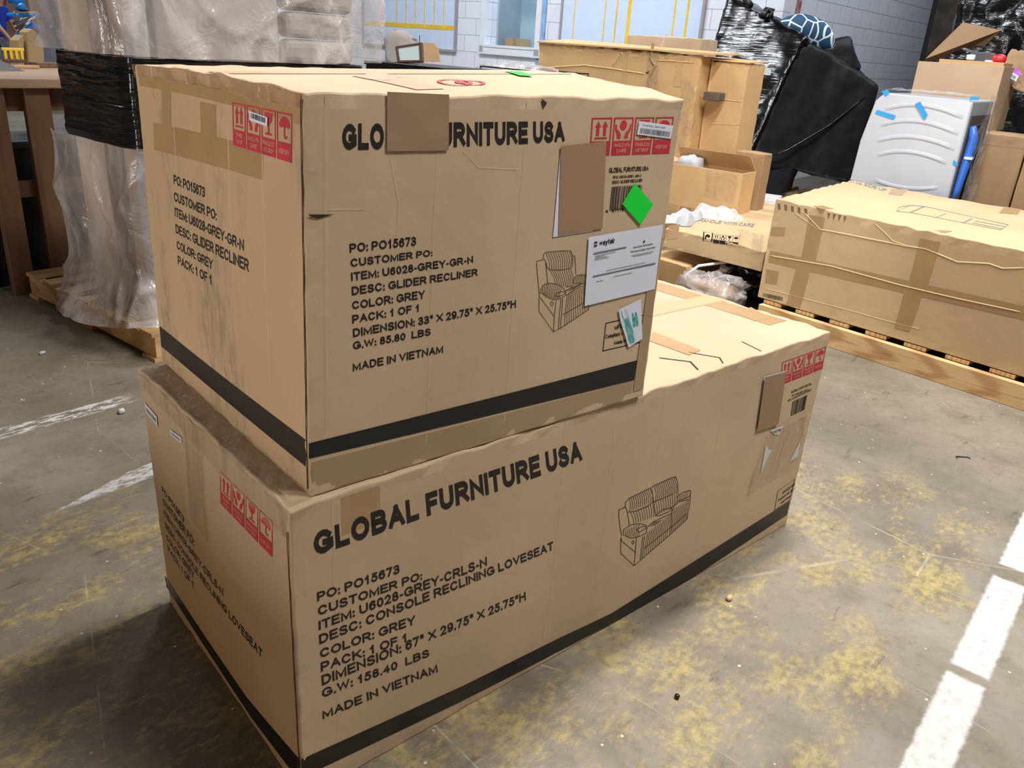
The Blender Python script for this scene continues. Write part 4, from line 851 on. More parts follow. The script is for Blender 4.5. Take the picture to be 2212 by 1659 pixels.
def loveseat():
    a = Art(); w = 3.4
    for pts in ([(183,1080),(185,1055),(205,1030),(330,970),(345,960),(465,912),(485,910),(495,935),(497,1005)], [(195,1110),(240,1105),(310,1075),(345,1045)], [(345,1050),(400,1030),(465,1005)],
        [(185,1080),(150,1098),(148,1130),(155,1200),(165,1255)], [(185,1080),(195,1110),(205,1190)], [(335,975),(345,1050),(355,1130)], [(172,1245),(175,1215),(215,1185),(265,1178),(295,1185),(305,1205),(300,1235),(265,1255),(215,1268),(172,1245)],
        [(245,1215),(275,1195),(302,1195)], [(245,1215),(260,1230),(300,1205)], [(160,1262),(160,1360),(235,1442),(240,1355),(165,1285),(160,1262)], [(240,1355),(245,1265)], [(235,1442),(450,1240),(555,1150),(575,1050),(580,990)],
        [(490,1035),(495,1015),(530,995),(575,985),(582,990),(570,1020),(530,1035),(490,1045)], [(305,1200),(345,1165),(455,1115)], [(355,1130),(400,1095),(455,1080),(440,1105),(380,1130),(355,1130)], [(290,1330),(450,1200),(550,1120)], [(280,1260),(268,1405)], [(290,1255),(278,1398)], [(455,1090),(450,1235)],
        [(470,1075),(455,1105)], [(455,1080),(500,1050),(570,1035)]): a.line(pts, w)
    a.line([(226 + 6 * math.cos(t), 1292 + 10 * math.sin(t)) for t in [i * math.pi / 5 for i in range(10)]], w, True)
    stripes(a, [(200,1032),(330,972)], [(200,1108),(345,1045)], 12, (8, 0), 2.4); stripes(a, [(345,960),(480,910)], [(350,1046),(492,1000)], 12, (8, 0), 2.4)
    stripes(a, [(205,1112),(345,1050)], [(225,1180),(350,1135)], 10, (4, 0), 2.4); stripes(a, [(350,1050),(495,1003)], [(358,1128),(490,1070)], 10, (4, 0), 2.4)
    stripes(a, [(180,1220),(265,1180)], [(190,1258),(265,1255)], 8, (-6, 0), 2.2); stripes(a, [(305,1235),(455,1115)], [(282,1392),(448,1238)], 13, (-4, 6), 2.4)
    stripes(a, [(460,1095),(572,1035)], [(454,1234),(555,1150)], 10, (-3, 5), 2.4); stripes(a, [(500,1015),(570,988)], [(500,1042),(565,1022)], 6, (-3, 0), 2.2)
    stripes(a, [(310,1190),(345,1165)], [(350,1190),(400,1150)], 4, (0, 4), 2.2)
    return a
LOW.art('loveseat_drawing', M['ink_brown'], 'front', loveseat().moved(lambda x, y: ((x - 130) / 470, 1 - (y - 890) / 560)), .00065, QUAD['l_sofa0'])

# ------------------------------------------------------------------ cartons in general
class SoftBox(Carton):
    def __init__(s, root, C):
        Carton.__init__(s, root, 'soft', [Vector(c) for c in C])
    def uv(s, face, px, py):
        """face coordinates of the spot that the sight line through a pixel meets"""
        u = v = .5; r = [None] * 2
        def pr(u, v):
            d = fpos(s.kind, s.C, face, u, v) - CAM_POS; c = [a.dot(d) for a in ROWS]
            return PW / 2 + FPX * c[0] / c[2], PH / 2 + FPX * c[1] / c[2]
        for _ in range(14):
            x, y = pr(u, v); e = 1e-4; xu, yu = pr(u + e, v); xv, yv = pr(u, v + e)
            a, b, c, d = (xu - x) / e, (xv - x) / e, (yu - y) / e, (yv - y) / e; D = a * d - b * c
            dx, dy = px - x, py - y; du, dv = (d * dx - b * dy) / D, (a * dy - c * dx) / D
            m = max(abs(du), abs(dv), .3) / .3; u += du / m; v += dv / m
        return u, v
def pq_box(p0, p1, q0, q1, z0, z1):
    """corners of an upright carton in the hall's grid; its front is the face towards -p (s runs along -q)"""
    return [P3(p0 if not i & 2 else p1, q1 if not i & 1 else q0, z1 if i & 4 else z0) for i in range(8)]
def pallet(root, lx, ly, h=.135, n=8, stringers=3, mat='wood', over=.012, feet=True):
    """stringers along y, deck boards along x, in the root's own frame"""
    for i in range(stringers):
        x = i * (lx - .04) / (stringers - 1); MB().box(x, x + .04, 0, ly, .018 if feet else 0, h - .02).build('stringer', M[mat], root, bevel=.003)
    w = ly / (n * 1.75)
    for i in range(n):
        y = i * (ly - w) / (n - 1); MB().box(-over, lx + over, y, y + w, h - .02, h).build('deck_board', M['wood_x'], root, bevel=.002)
    for y in (0, (ly - w) / 2, ly - w) if feet else (): MB().box(-.01, lx + .01, y, y + w, 0, .018).build('bottom_board', M['wood_x'], root)
    return root

# ---- right: long carton on its pallet
pr_ = thing('wooden_pallet', 'pale pine pallet with a knotty front board under the long taped carton', 'pallet', (3.555, -.62, 0))
pallet(pr_, 1.25, 1.98, n=10, over=-.045, feet=False)
RC = [(3.60, 1.405, .139), (3.60, -.62, .139), (4.85, 1.63, .139), (4.87, -.62, .139), (3.617, 1.414, .70), (3.535, -.62, .70), (4.87, 1.656, .70), (4.87, -.62, .70)]
rc_root = thing('cardboard_box', 'long low taped carton lying on the pale pine pallet, bed drawing printed on its top', 'cardboard box', (4.2, .4, .139))
R_ = SoftBox(rc_root, RC); R_.shell(M['carton_pale'], 40, 26, 14, .006)
cr = lambda *pts: [(u, min(max(v, .012), .99)) for u, v in (R_.uv('front', 1600 + .27667 * x, 360 + .27667 * y) for x, y in pts)]
ct = lambda *pts: [R_.uv('top', 1600 + .27667 * x, 360 + .27667 * y) for x, y in pts]
for pts in (((535, 375), (660, 400), (585, 735), (475, 708)), ((445, 745), (555, 772), (455, 1150), (350, 1115)), ((1400, 560), (1560, 590), (1460, 935), (1315, 895)), ((1285, 950), (1425, 985), (1320, 1290), (1200, 1260)),
            ((230, 655), (2212, 1090), (2212, 1195), (215, 745)), ((245, 470), (350, 475), (340, 540), (235, 535)), ((200, 800), (300, 820), (280, 920), (190, 905))):
    R_.patch('packing_tape', M['tape'], 'front', cr(*pts), .0012, n=8)
R_.crease('front', cr((215, 692), (700, 775), (1250, 925), (1700, 1030), (2212, 1140)), .005, off=.004, mat=M['carton_pale'])
R_.crease('front', cr((490, 350), (620, 490), (1290, 620), (1440, 640), (1690, 745), (1940, 760), (2040, 795), (2212, 790)), .005, off=.003, mat=M['carton_pale'])
R_.crease('front', cr((190, 950), (500, 1030), (1200, 1220), (1400, 1270)), .003, off=.0016, mat=M['carton_pale'])
R_.crease('front', cr((1040, 440), (1190, 580), (1300, 620)), .004, off=.002, mat=M['carton_pale'])
R_.crease('front', cr((420, 360), (590, 480), (640, 500)), .004, off=.002, mat=M['carton_pale'])
R_.art('printed_barcode', M['ink'], 'front', barcode(31), .0016, cr((178, 985), (332, 1020), (328, 1050), (172, 1013)))
R_.art('printed_lettering', M['ink_brown'], 'front', Art().text('BED 3 OF 3', cr((190, 1040), (290, 1058), (288, 1070), (188, 1052)), .09), .0016)
a = Art()
for pts in ([(1215, 350), (1325, 303), (1440, 312), (2090, 455)], [(1215, 350), (1320, 358), (2030, 495)], [(1320, 358), (1430, 310)], [(1335, 358), (1440, 312)], [(1520, 400), (1600, 368)], [(1725, 442), (1800, 405)], [(1740, 442), (1812, 408)], [(2030, 492), (2090, 456)], [(1810, 440), (2050, 488)], [(1830, 425), (2070, 470)], [(1215, 350), (1235, 318)], [(1235, 318), (1325, 303)]):
    a.line(pts, 3.2)
vs = [fpoint(R_.kind, R_.C, 'top', *ct((x, y))[0], .0012) for x, y in a.v]
obj('bed_drawing', vs, a.f, M['ink_grey'], rc_root, org=R_.org)
a = Art()
a.text('THIS SIDE UP', ((850, 95), (1140, 175), (1135, 198), (845, 118)), .09)
obj('printed_lettering', [fpoint(R_.kind, R_.C, 'top', *ct((x, y))[0], .0012) for x, y in a.v], a.f, M['ink_grey'], rc_root, org=R_.org)
for pts in (((1180, 175), (1310, 178), (1255, 228), (1150, 215)), ((2060, 312), (2190, 335), (2160, 375), (2015, 362)), ((560, 310), (640, 305), (730, 330), (640, 335)), ((1500, 500), (1580, 495), (1655, 505), (1600, 518))):
    R_.patch('packing_tape', M['tape'], 'top', ct(*pts), .0012, n=6)
for i in range(9):
    x = 298 + i * 52 if i < 5 else 690 + (i - 5) * 42; y = 300 + (x - 298) * .19
    R_.art('printed_tick', M['dirt'], 'front', Art().poly(cr((x - 10, y - 14), (x + 12, y - 10), (x + (14 if i < 5 else -6), y + 34), (x - (4 if i < 5 else 8), y + 30))), .0014)

# ---- middle: flat-packed carton, what lies under and on it
FC = [P3(3.95, 1.50, .265), P3(3.88, .80, .265), P3(5.70, 1.66, .265), P3(5.72, .95, .265), P3(3.954, 1.50, .385), P3(3.88, .80, .385), P3(5.70, 1.66, .385), P3(5.72, .95, .385)]
fc_root = thing('cardboard_box', 'flat wide carton with black transport symbols, its near corner crushed, beside the long taped carton', 'cardboard box', P3(4.8, 1.2, .265))
F_ = SoftBox(fc_root, FC); F_.shell(M['carton_pale'], 22, 40, 6, .009)
fz = lambda *pts: [F_.uv('front', 1420 + .20492 * x, 320 + .20492 * y) for x, y in pts]
ft = lambda *pts: [F_.uv('top', 1420 + .20492 * x, 320 + .20492 * y) for x, y in pts]
F_.art('transport_symbols', M['ink'], 'front', handling_icons()[0], .0016, fz((600, 905), (868, 930), (852, 1035), (590, 1000)))
a = Art().line(fz((492, 882), (585, 895), (572, 988), (484, 975)), .012, True); q4 = fz((500, 895), (575, 905), (566, 975), (494, 965))
a.poly([bil(q4, *p) for p in ((.1, .1), (.3, .1), (.35, .5), (.6, .35), (.9, .5), (.75, .8), (.4, .9), (.1, .6))]); F_.art('stacking_symbol', M['ink'], 'front', a, .0016)
F_.patch('clear_tape', M['cleartape'], 'front', fz((880, 850), (1130, 920), (1100, 1120), (850, 1080)), .004, n=10, wav=.006, rag=.02)
F_.patch('packing_tape', M['tape_pale'], 'front', fz((120, 815), (240, 800), (220, 950), (105, 960)), .0014, n=6)
a = Art(); a.text('HANDLE WITH CARE', ((450, 745), (1030, 800), (1010, 835), (430, 775)), .09)
obj('printed_lettering', [fpoint(F_.kind, F_.C, 'top', *ft((x, y))[0], .0014) for x, y in a.v], a.f, M['ink_grey'], fc_root, org=F_.org)
def blob(name, mat, c, r, root=None, n=(28, 18), amp=.25, sc=2.2, seed=0.0, flat=.0, rotz=0.0, org=None, power=1.0):
    """lumpy closed shape around c (world), radii r along the hall's grid"""
    b = MB(); nu, nv = n; vs = []
    for j in range(nv + 1):
        th = math.pi * j / nv
        for i in range(nu):
            ph = 2 * math.pi * i / nu
            d = Vector((math.sin(th) * math.cos(ph), math.sin(th) * math.sin(ph), math.cos(th)))
            sq = max(abs(d.x), abs(d.y), abs(d.z)); d2 = d * (1 + power * .28 * (1 / sq - 1) * 1.6)
            k = 1 + amp * noise.noise(d * sc + Vector((seed, seed, seed))) + amp * .4 * noise.noise(d * sc * 3.1 + Vector((seed, 0, seed)))
            x, y, z = d2.x * r[0] * k, d2.y * r[1] * k, d2.z * r[2] * k
            if flat: z = max(z, -r[2] * flat)
            vs.append(Vector(c) + E1 * x + E2 * y + Vector((0, 0, z)))
    fs = [(j * nu + i, j * nu + (i + 1) % nu, (j + 1) * nu + (i + 1) % nu, (j + 1) * nu + i) for j in range(nv) for i in range(nu)]
    return obj(name, vs, fs, mat, root, smooth=True, org=org if org is not None else (0, 0, 0))
def lump(name, label, cat, mat, c, r, group=None, **kw):
    o = blob(name, mat, c, r, org=c, **kw); o.location = c; return tag(o, label, cat, group)
lump('black_plastic_bundle', 'crumpled shiny black plastic bundle under the flat carton with black symbols', 'bundle', M['black_film'], P3(4.60, .97, .125), (.60, .20, .12), amp=.22, sc=3.5, seed=4, flat=1.0, n=(40, 26))
TC = [P3(4.02, 1.62, 0), P3(3.98, 1.27, 0), P3(4.35, 1.62, 0), P3(4.35, 1.27, 0), P3(3.93, 1.62, .19), P3(3.88, 1.28, .19), P3(4.35, 1.62, .19), P3(4.35, 1.27, .19)]
tr_root = thing('cardboard_tray', 'low tan carton tray on the floor behind the long printed carton, under crumpled clear film', 'cardboard tray', P3(4.1, 1.45, 0))
T_ = SoftBox(tr_root, TC); T_.shell(M['carton_tan'], 10, 10, 8, .006)
lump('clear_film_bundle', 'crumpled glassy film bundle on the floor between the long printed carton and the flat carton', 'plastic film', M['film'], P3(3.80, 1.06, .10), (.17, .20, .10), amp=.35, sc=4, seed=9, flat=.98, n=(34, 22))
lump('inner_sack', 'brown paper sack inside the crumpled glassy film on the floor', 'sack', M['carton_dark'], P3(3.84, 1.08, .075), (.11, .15, .072), amp=.25, sc=3, seed=19, flat=1.0)
MBt = MB().tube([P3(3.86, 1.22, .03), P3(3.80, 1.24, .16), P3(3.86, 1.19, .22), P3(4.0, 1.05, .255)], .009); tag(MBt.build('plastic_strap', M['white_plastic'], smooth=True), 'pale plastic strap looped out from under the flat carton', 'strap')
# foam on the flat carton
def drape(name, label, cat, mat, c, lx, ly, h, seed, rot=0.0, n=26):
    b = MB(); ca, sa = math.cos(rot), math.sin(rot)
    def fn(u, v):
        x, y = (u - .5) * lx, (v - .5) * ly; e = min(u, 1 - u, v, 1 - v)
        z = h * (.25 + .5 * (nz((u * 2.0, v * 2.0, .5), 1.2, seed) + .5) + .22 * nz((u * 6, v * 6, .5), 1.0, seed)) * min(1, e * 6) + .004
        k = 1 + .25 * nz((u * 3, v * 3, 2), 1, seed)
        return P3(c[0] + (x * ca - y * sa) * k, c[1] + (x * sa + y * ca) * k, c[2] + z)
    b.grid(fn, n, n); o = b.build(name, mat, smooth=True)
    return tag(o, label, cat)
drape('foam_sheet', 'bunched white foam sheet at the near edge of the flat carton', 'foam sheet', M['foam'], (4.30, 1.57, .386), .42, .20, .09, 3, .2)
drape('foam_wrap', 'sheer white foam wrap crumpled against the small open carton', 'foam wrap', M['foam_sheer'], (4.60, 1.47, .386), .22, .34, .12, 8, .1)
# small open cartons standing on it
def open_box(root, p0, p1, q0, q1, z0, z1, mat, t=.008, flaps=()):
    """four walls and a bottom, with flaps: (side, length, angle outwards)"""
    org = root.location
    def part(nm, bx):
        m = MB(); x0, x1, y0, y1, a0, a1 = bx
        m.hexa([P3(x, y, z) for z in (a0, a1) for y in (y0, y1) for x in (x0, x1)]); return m.build(nm, mat, root, org=org, bevel=.002)
    part('front_panel', (p0, p0 + t, q0, q1, z0, z1)); part('back_panel', (p1 - t, p1, q0, q1, z0, z1))
    part('side_panel', (p0 + t, p1 - t, q0, q0 + t, z0, z1)); part('side_panel', (p0 + t, p1 - t, q1 - t, q1, z0, z1)); part('bottom_panel', (p0 + t, p1 - t, q0 + t, q1 - t, z0, z0 + t))
    for side, ln, ang in flaps:
        c, s_ = math.cos(ang) * ln, math.sin(ang) * ln
        if side == 'front': pts = [P3(p0, q0, z1), P3(p0, q1, z1), P3(p0 - s_, q1 - .02, z1 + c), P3(p0 - s_, q0 + .02, z1 + c)]; v = E1 * .006
        if side == 'back': pts = [P3(p1, q0, z1), P3(p1, q1, z1), P3(p1 + s_, q1 - .02, z1 + c), P3(p1 + s_, q0 + .02, z1 + c)]; v = E1 * -.006
        if side == 'right': pts = [P3(p0, q0, z1), P3(p1, q0, z1), P3(p1 - .02, q0 - s_, z1 + c), P3(p0 + .02, q0 - s_, z1 + c)]; v = E2 * .006
        if side == 'left': pts = [P3(p0, q1, z1), P3(p1, q1, z1), P3(p1 - .02, q1 + s_, z1 + c), P3(p0 + .02, q1 + s_, z1 + c)]; v = E2 * -.006
        MB().prism(pts, v).build('flap', mat, root, org=org)
s1 = thing('cardboard_box', 'small opened carton standing on the flat carton, white foam spilling in front of it', 'cardboard box', P3(4.9, 1.65, .386), 0)
open_box(s1, 4.76, 4.98, 1.40, 2.0, .386, .68, M['carton_tan'], flaps=(('back', .14, -.7), ('left', .16, 1.2)))
B_ = SoftBox(s1, pq_box(4.759, 4.98, 1.40, 2.0, .386, .68)); B_.patch('clear_tape', M['cleartape'], 'front', [(.55, .98), (.95, .98), (.95, .3), (.55, .4)], .004, n=10, wav=.006, rag=.02)
lump('foam_block', 'white foam lump poking from the small opened carton', 'foam', M['foam'], P3(4.87, 1.86, .62), (.07, .09, .12), amp=.15)
s2 = thing('cardboard_box', 'slim drab carton standing behind the small opened carton, next to the black wrapped sofa', 'cardboard box', P3(5.35, 1.36, 0))
SoftBox(s2, pq_box(5.08, 5.22, 1.40, 1.62, .386, .79)).shell(M['carton_dark'], 8, 8, 10, .004)
o = thing('white_booklet_box', 'thin white box lying at the far end of the flat carton', 'box', P3(5.55, 1.47, .386), RZ + .2)
MB().box(-.06, .10, -.09, .11, 0, .035).build('box_body', M['white_plastic'], o, bevel=.004); MB().box(-.03, .09, -.05, .09, .035, .06).build('box_lid', M['white_plastic'], o, bevel=.003)

# ---- middle back: the big torn cartons
b1 = thing('cardboard_box', 'big torn carton standing behind the square printed carton, ragged taped fold down its face', 'cardboard box', P3(5.5, 2.9, 0))
g = lambda px, py, p=5.3: pqz(onp(px, py, p))
ql, qr = g(1163, 130).y, g(1504, 200).y
BC = pq_box(5.3, 5.75, qr, ql, 0, 1.43); BC[5] = P3(5.3, qr, 1.405); BC[7] = P3(5.75, qr, 1.40)
B1 = SoftBox(b1, BC); B1.shell(M['carton_tan'], 34, 14, 34, .014)
bz = lambda *pts: [B1.uv('front', 1100 + .27125 * x, .27125 * y) for x, y in pts]
B1.crease('front', bz((1150, 330), (1130, 470), (1165, 520), (1110, 620), (1120, 730)), .014, off=.014, mat=M['carton_dark'])
B1.patch('clear_tape', M['cleartape'], 'front', bz((1110, 400), (1210, 380), (1190, 700), (1090, 720)), .005, n=14, wav=.012, rag=.02)
B1.patch('packing_tape', M['tape_pale'], 'front', bz((1330, 470), (1380, 470), (1360, 690), (1310, 690)), .002, n=6)
B1.patch('packing_tape', M['tape_pale'], 'front', bz((905, 440), (940, 445), (930, 690), (900, 690)), .002, n=6)
B1.crease('front', bz((230, 545), (600, 520), (760, 540), (1090, 590)), .006, off=.005, mat=M['carton_tan']); B1.crease('front', bz((1165, 480), (1480, 500)), .006, off=.005, mat=M['carton_tan'])
B1.crease('front', bz((820, 525), (900, 430), (890, 420)), .008, off=.008, mat=M['carton_tan'])
B1.art('torn_hole', M['seam'], 'front', Art().poly(bz((1085, 580), (1118, 560), (1112, 590))), .003)
B1.patch('clear_tape', M['cleartape'], 'front', bz((1380, 620), (1480, 640), (1400, 1200), (1340, 1190)), .004, n=12, wav=.01, rag=.02)
m = MB().prism([P3(5.28, ql + .01, 1.425), P3(5.28, qr - .10, 1.42), P3(5.62, qr - .16, 1.43), P3(5.74, ql + .01, 1.46)], (0, 0, .012)); m.build('lid_flap', M['carton_tan'], b1, org=b1.location)
MB().tube([W(1441, 73, 6.55), W(1428, 100, 6.5), W(1410, 125, 6.45), W(1404, 150, 6.44)], [.004, .012, .018, .012]).build('twisted_tape', M['cleartape'], b1, org=b1.location, smooth=True)
b2 = thing('cardboard_box', 'tall clean tan carton standing half behind the big torn carton, folds across its face', 'cardboard box', P3(5.6, 1.9, 0))
q2r, q2l = g(1618, 140, 5.46).y, qr - .006
B2 = SoftBox(b2, pq_box(5.46, 5.76, q2r, q2l, 0, 1.375)); B2.shell(M['carton_tan'], 14, 10, 30, .006)
b2z = lambda *pts: [B2.uv('front', 1100 + .27125 * x, .27125 * y) for x, y in pts]
B2.crease('front', b2z((1625, 470), (1545, 960), (1500, 1330)), .010, off=.010, mat=M['carton_tan']); B2.crease('front', b2z((1600, 785), (1860, 810)), .006, off=.004, mat=M['carton_tan']); B2.crease('front', b2z((1580, 985), (1840, 995)), .004, off=.003, mat=M['carton_tan'])
MB().prism([P3(5.45, q2r - .008, 1.378), P3(5.45, q2l - .01, 1.384), P3(5.76, q2l - .01, 1.40), P3(5.76, q2r - .008, 1.39)], (0, 0, .008)).build('lid_flap', M['carton_tan'], b2, org=b2.location)
fb = pqz(W(1519, 206, 6.75)); o = MB().box(-.05, .05, -.075, .06, 0, .06); ob = o.build('foam_block', plain('grey_brown_foam', (98, 84, 76), .9, var=.2, vscale=20), bevel=.006)
ob.location = P3(5.38, qr - .105, g(1519, 206, 5.38).z - .03); ob.rotation_euler = (0, 0, RZ); tag(ob, 'grey brown foam block wedged between the torn carton and the tall clean carton', 'foam block')
b3 = thing('cardboard_box', 'plain carton whose top shows behind the big torn carton, below the ruled whiteboard', 'cardboard box', P3(6.1, 2.6, 0))
q3l, q3r = g(1356, 80, 5.95).y, g(1514, 95, 5.95).y
SoftBox(b3, pq_box(5.95, 6.25, q3r, q3l, 0, g(1440, 80, 5.95).z)).shell(M['carton'], 12, 10, 14, .004)

# ---- black wrapped sofa standing on end, pillow, covers
sp_ = thing('wooden_pallet', 'pine pallet stacked under the black wrapped sofa', 'pallet', P3(6.35, 1.16, .135), RZ)
pallet(sp_, 1.2, 1.3)
sp2 = thing('wooden_pallet', 'lowest pine pallet beneath the pallet of the black wrapped sofa', 'pallet', P3(6.35, 1.16, 0), RZ)
pallet(sp2, 1.2, 1.3, n=6)
def crumpled(name, mat, pts, vec, parent, org, cuts=5, amp=.02, sc=6, seed=0.0, bevel=.03):
    """prism with thickness, subdivided and crumpled"""
    bm = bmesh.new(); n = len(pts); v = Vector(vec)
    a = [bm.verts.new(Vector(p)) for p in pts]; b = [bm.verts.new(Vector(p) + v) for p in pts]
    bm.faces.new(a[::-1]); bm.faces.new(b)
    for i in range(n): bm.faces.new((a[i], a[(i + 1) % n], b[(i + 1) % n], b[i]))
    bmesh.ops.recalc_face_normals(bm, faces=bm.faces)
    if bevel: bmesh.ops.bevel(bm, geom=list(bm.edges), offset=bevel, segments=2, affect='EDGES', profile=.6)
    bmesh.ops.triangulate(bm, faces=bm.faces)
    for _ in range(cuts):
        L = [e for e in bm.edges if e.calc_length() > .07]
        if not L: break
        bmesh.ops.subdivide_edges(bm, edges=L, cuts=1, use_grid_fill=False); bmesh.ops.triangulate(bm, faces=[f for f in bm.faces if len(f.verts) > 3])
    bm.normal_update()
    for w_ in bm.verts: w_.co += w_.normal * amp * (nz(w_.co, sc, seed) + .5 * nz(w_.co, sc * 2.7, seed))
    for f in bm.faces: f.smooth = True
    for w_ in bm.verts: w_.co -= Vector(org)
    me = bpy.data.meshes.new(name); bm.to_mesh(me); bm.free(); me.materials.append(mat)
    o = bpy.data.objects.new(name, me); COL.objects.link(o); o.parent = parent
    return o
so = thing('wrapped_sofa', 'black sofa standing on end, bound in shiny stretch film, on the stacked pine pallets', 'sofa', P3(6.7, 1.9, .27))
og = so.location
dl = 7.55; dr = 7.05
F0 = [W(1530, 330, dl), W(1600, 388, dr), W(1628, 315, dr), W(1690, 180, dr), W(1712, 132, dr), W(1742, 82, dr), W(1648, 30, 7.3), W(1575, -12, dl), W(1545, 72, dl), W(1532, 110, dl)]
crumpled('wrapped_arm', M['black_wrap'], F0, E1 * .62 + E2 * .10, so, og, amp=.030, sc=4.5, bevel=.04)
F1 = [W(1600, 390, 7.12), W(1632, 315, 7.12), W(1715, 132, 7.12), W(1742, 90, 7.15), W(1806, 128, 7.35), W(1858, 160, 7.5), W(1893, 188, 7.6), W(1886, 220, 7.6), W(1852, 330, 7.6), W(1835, 400, 7.6), W(1790, 385, 7.45), W(1700, 362, 7.3), W(1655, 366, 7.2)]
crumpled('wrapped_seat', M['black_cloth'], F1, E1 * .55 + E2 * .14, so, og, amp=.022, sc=4, seed=3, bevel=.03)
F2 = [W(1590, 420, 7.2), W(1585, 372, 7.2), W(1655, 350, 7.2), W(1720, 352, 7.35), W(1700, 395, 7.3), W(1690, 425, 7.25)]
crumpled('base_cloth', M['navy_cloth'], F2, E1 * .5 + E2 * .12, so, og, amp=.015, sc=5, seed=6, bevel=.02)
MB().tube([W(1648, 35, 7.25), W(1655, 22, 7.28), W(1668, 24, 7.3), W(1664, 38, 7.28)], .03).build('foot', M['black_metal'], so, org=og, smooth=True)
MB().tube([W(1607, -15, 7.5), W(1614, 2, 7.5), W(1620, 14, 7.48)], .035).build('foot', M['black_metal'], so, org=og, smooth=True)
obj('film_tear', [W(1644, 148, 7.03), W(1655, 145, 7.02), W(1666, 152, 7.02), W(1664, 163, 7.02), W(1650, 160, 7.02), W(1642, 156, 7.03)], [(0, 1, 2, 3, 4, 5)], M['foam'], so, org=og)
MB().tube([W(1607, 358, 7.05), W(1700, 325, 7.17), W(1790, 272, 7.35), W(1845, 228, 7.50), W(1872, 208, 7.58)], [.004, .012, .014, .01, .006]).build('film_rope', M['black_film'], so, org=og, smooth=True)
dc = thing('cushion_cover', 'black covered cushion leaning behind the patterned pillow, against the grey wall', 'cushion', W(1820, 130, 7.7))
crumpled('cover', M['black_cloth'], [W(1758, 150, 7.62), W(1800, 84, 7.62), W(1838, 78, 7.66), W(1846, 108, 7.66), W(1862, 150, 7.7), W(1815, 165, 7.7)], E1 * .28 + E2 * .1, dc, dc.location, amp=.015, sc=6, bevel=.03)
# patterned pillow
def giraffe():
    k = N('teal_giraffe_print'); vo = k.new('ShaderNodeTexVoronoi', feature='DISTANCE_TO_EDGE'); k.link(k.coord((1, 1, 1)), vo.inputs[0]); vo.inputs['Scale'].default_value = 8.5
    k.base(k.mix(k.ramp(vo.outputs['Distance'], .035, .07), lin((226, 236, 240)), lin((26, 74, 110)))); k.rough(.7); return k.m
pc = W(1742, 76, 7.35); pl = thing('pillow', 'teal pillow with white giraffe-like net print on top of the black wrapped sofa', 'pillow', pc)
b = MB(); ax = (W(1806, 104, 7.45) - W(1682, 52, 7.3)); L_ = ax.length; ax.normalize(); upv = ax.cross(E1).normalized(); 
if upv.z < 0: upv = -upv
dep = ax.cross(upv)
vs = []; nu, nv = 28, 16
for j in range(nv + 1):
    for i in range(nu + 1):
        x, y = i / nu * 2 - 1, j / nv * 2 - 1
        vs.append((x, y))
hh = lambda x, y: max(0.0, (1 - abs(x) ** 2.4) * (1 - y * y)) ** .55
def pil(sgn): return [ax * (x * L_ / 2 * (1 - .06 * (1 - y * y))) + upv * (y * .125 * (1 - abs(x) ** 2.6) ** .75 + .035 * (1 - x * x)) + dep * (sgn * .10 * hh(x, y)) for x, y in vs]
A_, B2_ = pil(1), pil(-1); n0 = len(A_); w_ = nu + 1
fs = [(j * w_ + i, j * w_ + i + 1, (j + 1) * w_ + i + 1, (j + 1) * w_ + i) for j in range(nv) for i in range(nu)]
obj('pillow_body', A_ + B2_, fs + [tuple(x + n0 for x in f[::-1]) for f in fs], giraffe(), pl, smooth=True)

# ---- white appliance in front of it
ap_p = thing('wooden_pallet', 'pine pallet under the white appliance with blue tape', 'pallet', P3(5.32, .20, 0), RZ); pallet(ap_p, .70, .66, n=5, h=.12)
ap = thing('dryer', 'white laundry appliance with embossed arcs on its side panel and strips of blue tape', 'dryer', P3(5.32, .21, .12), RZ)
HT = 1.145; WD = .605
m = MB(); pts = [(0, 0), (0, WD - .0), (HT * .0, WD)]
prof = [(0.0, 0.0), (0.0, HT - .01), (WD - .06, HT - .005), (WD - .012, HT - .06), (WD + .03, HT * .72), (WD + .045, HT * .4), (WD + .05, .0)]
m.prism([(0, y, z) for y, z in prof], (.62, 0, 0)); m.build('cabinet', M['white_enamel'], ap, bevel=.012, segs=3)
def azone(px, py):                      # panel coordinates of a pixel in the close-up of the appliance
    v = onp(1840 + .16878 * px, 180 + .16878 * py, 5.32) - ap.location; return v.dot(E2), v.z
def ridge(pa, pb, pc_, w=.016, h=.0045):
    P = []
    for i in range(25):
        t = i / 24; x = (1 - t) ** 2 * pa[0] + 2 * t * (1 - t) * pb[0] + t * t * pc_[0]; y = (1 - t) ** 2 * pa[1] + 2 * t * (1 - t) * pb[1] + t * t * pc_[1]
        P.append(azone(x, y))
    vs = []; k = 7
    for i, (y, z) in enumerate(P):
        a_, b_ = P[max(i - 1, 0)], P[min(i + 1, 24)]; dx, dz = b_[0] - a_[0], b_[1] - a_[1]; l = math.hypot(dx, dz); nx, n_z = -dz / l, dx / l
        for s_ in range(k):
            u = s_ / (k - 1) * 2 - 1; vs.append((.0005 - h * math.sqrt(max(0, 1 - u * u)) * min(1, i / 2, (24 - i) / 2), y + nx * u * w, z + n_z * u * w))
    fs = [(i * k + s_, i * k + s_ + 1, (i + 1) * k + s_ + 1, (i + 1) * k + s_) for i in range(24) for s_ in range(k - 1)]
    obj('embossed_rib', vs, fs, M['white_enamel'], ap, smooth=True)
for pa, pb, pc_ in (((410, 340), (860, 170), (1435, 445)), ((350, 545), (800, 370), (1380, 655)), ((305, 745), (760, 580), (1330, 850)), ((310, 925), (720, 780), (1230, 1030)), ((280, 1225), (640, 1400), (1110, 1330))): ridge(pa, pb, pc_)
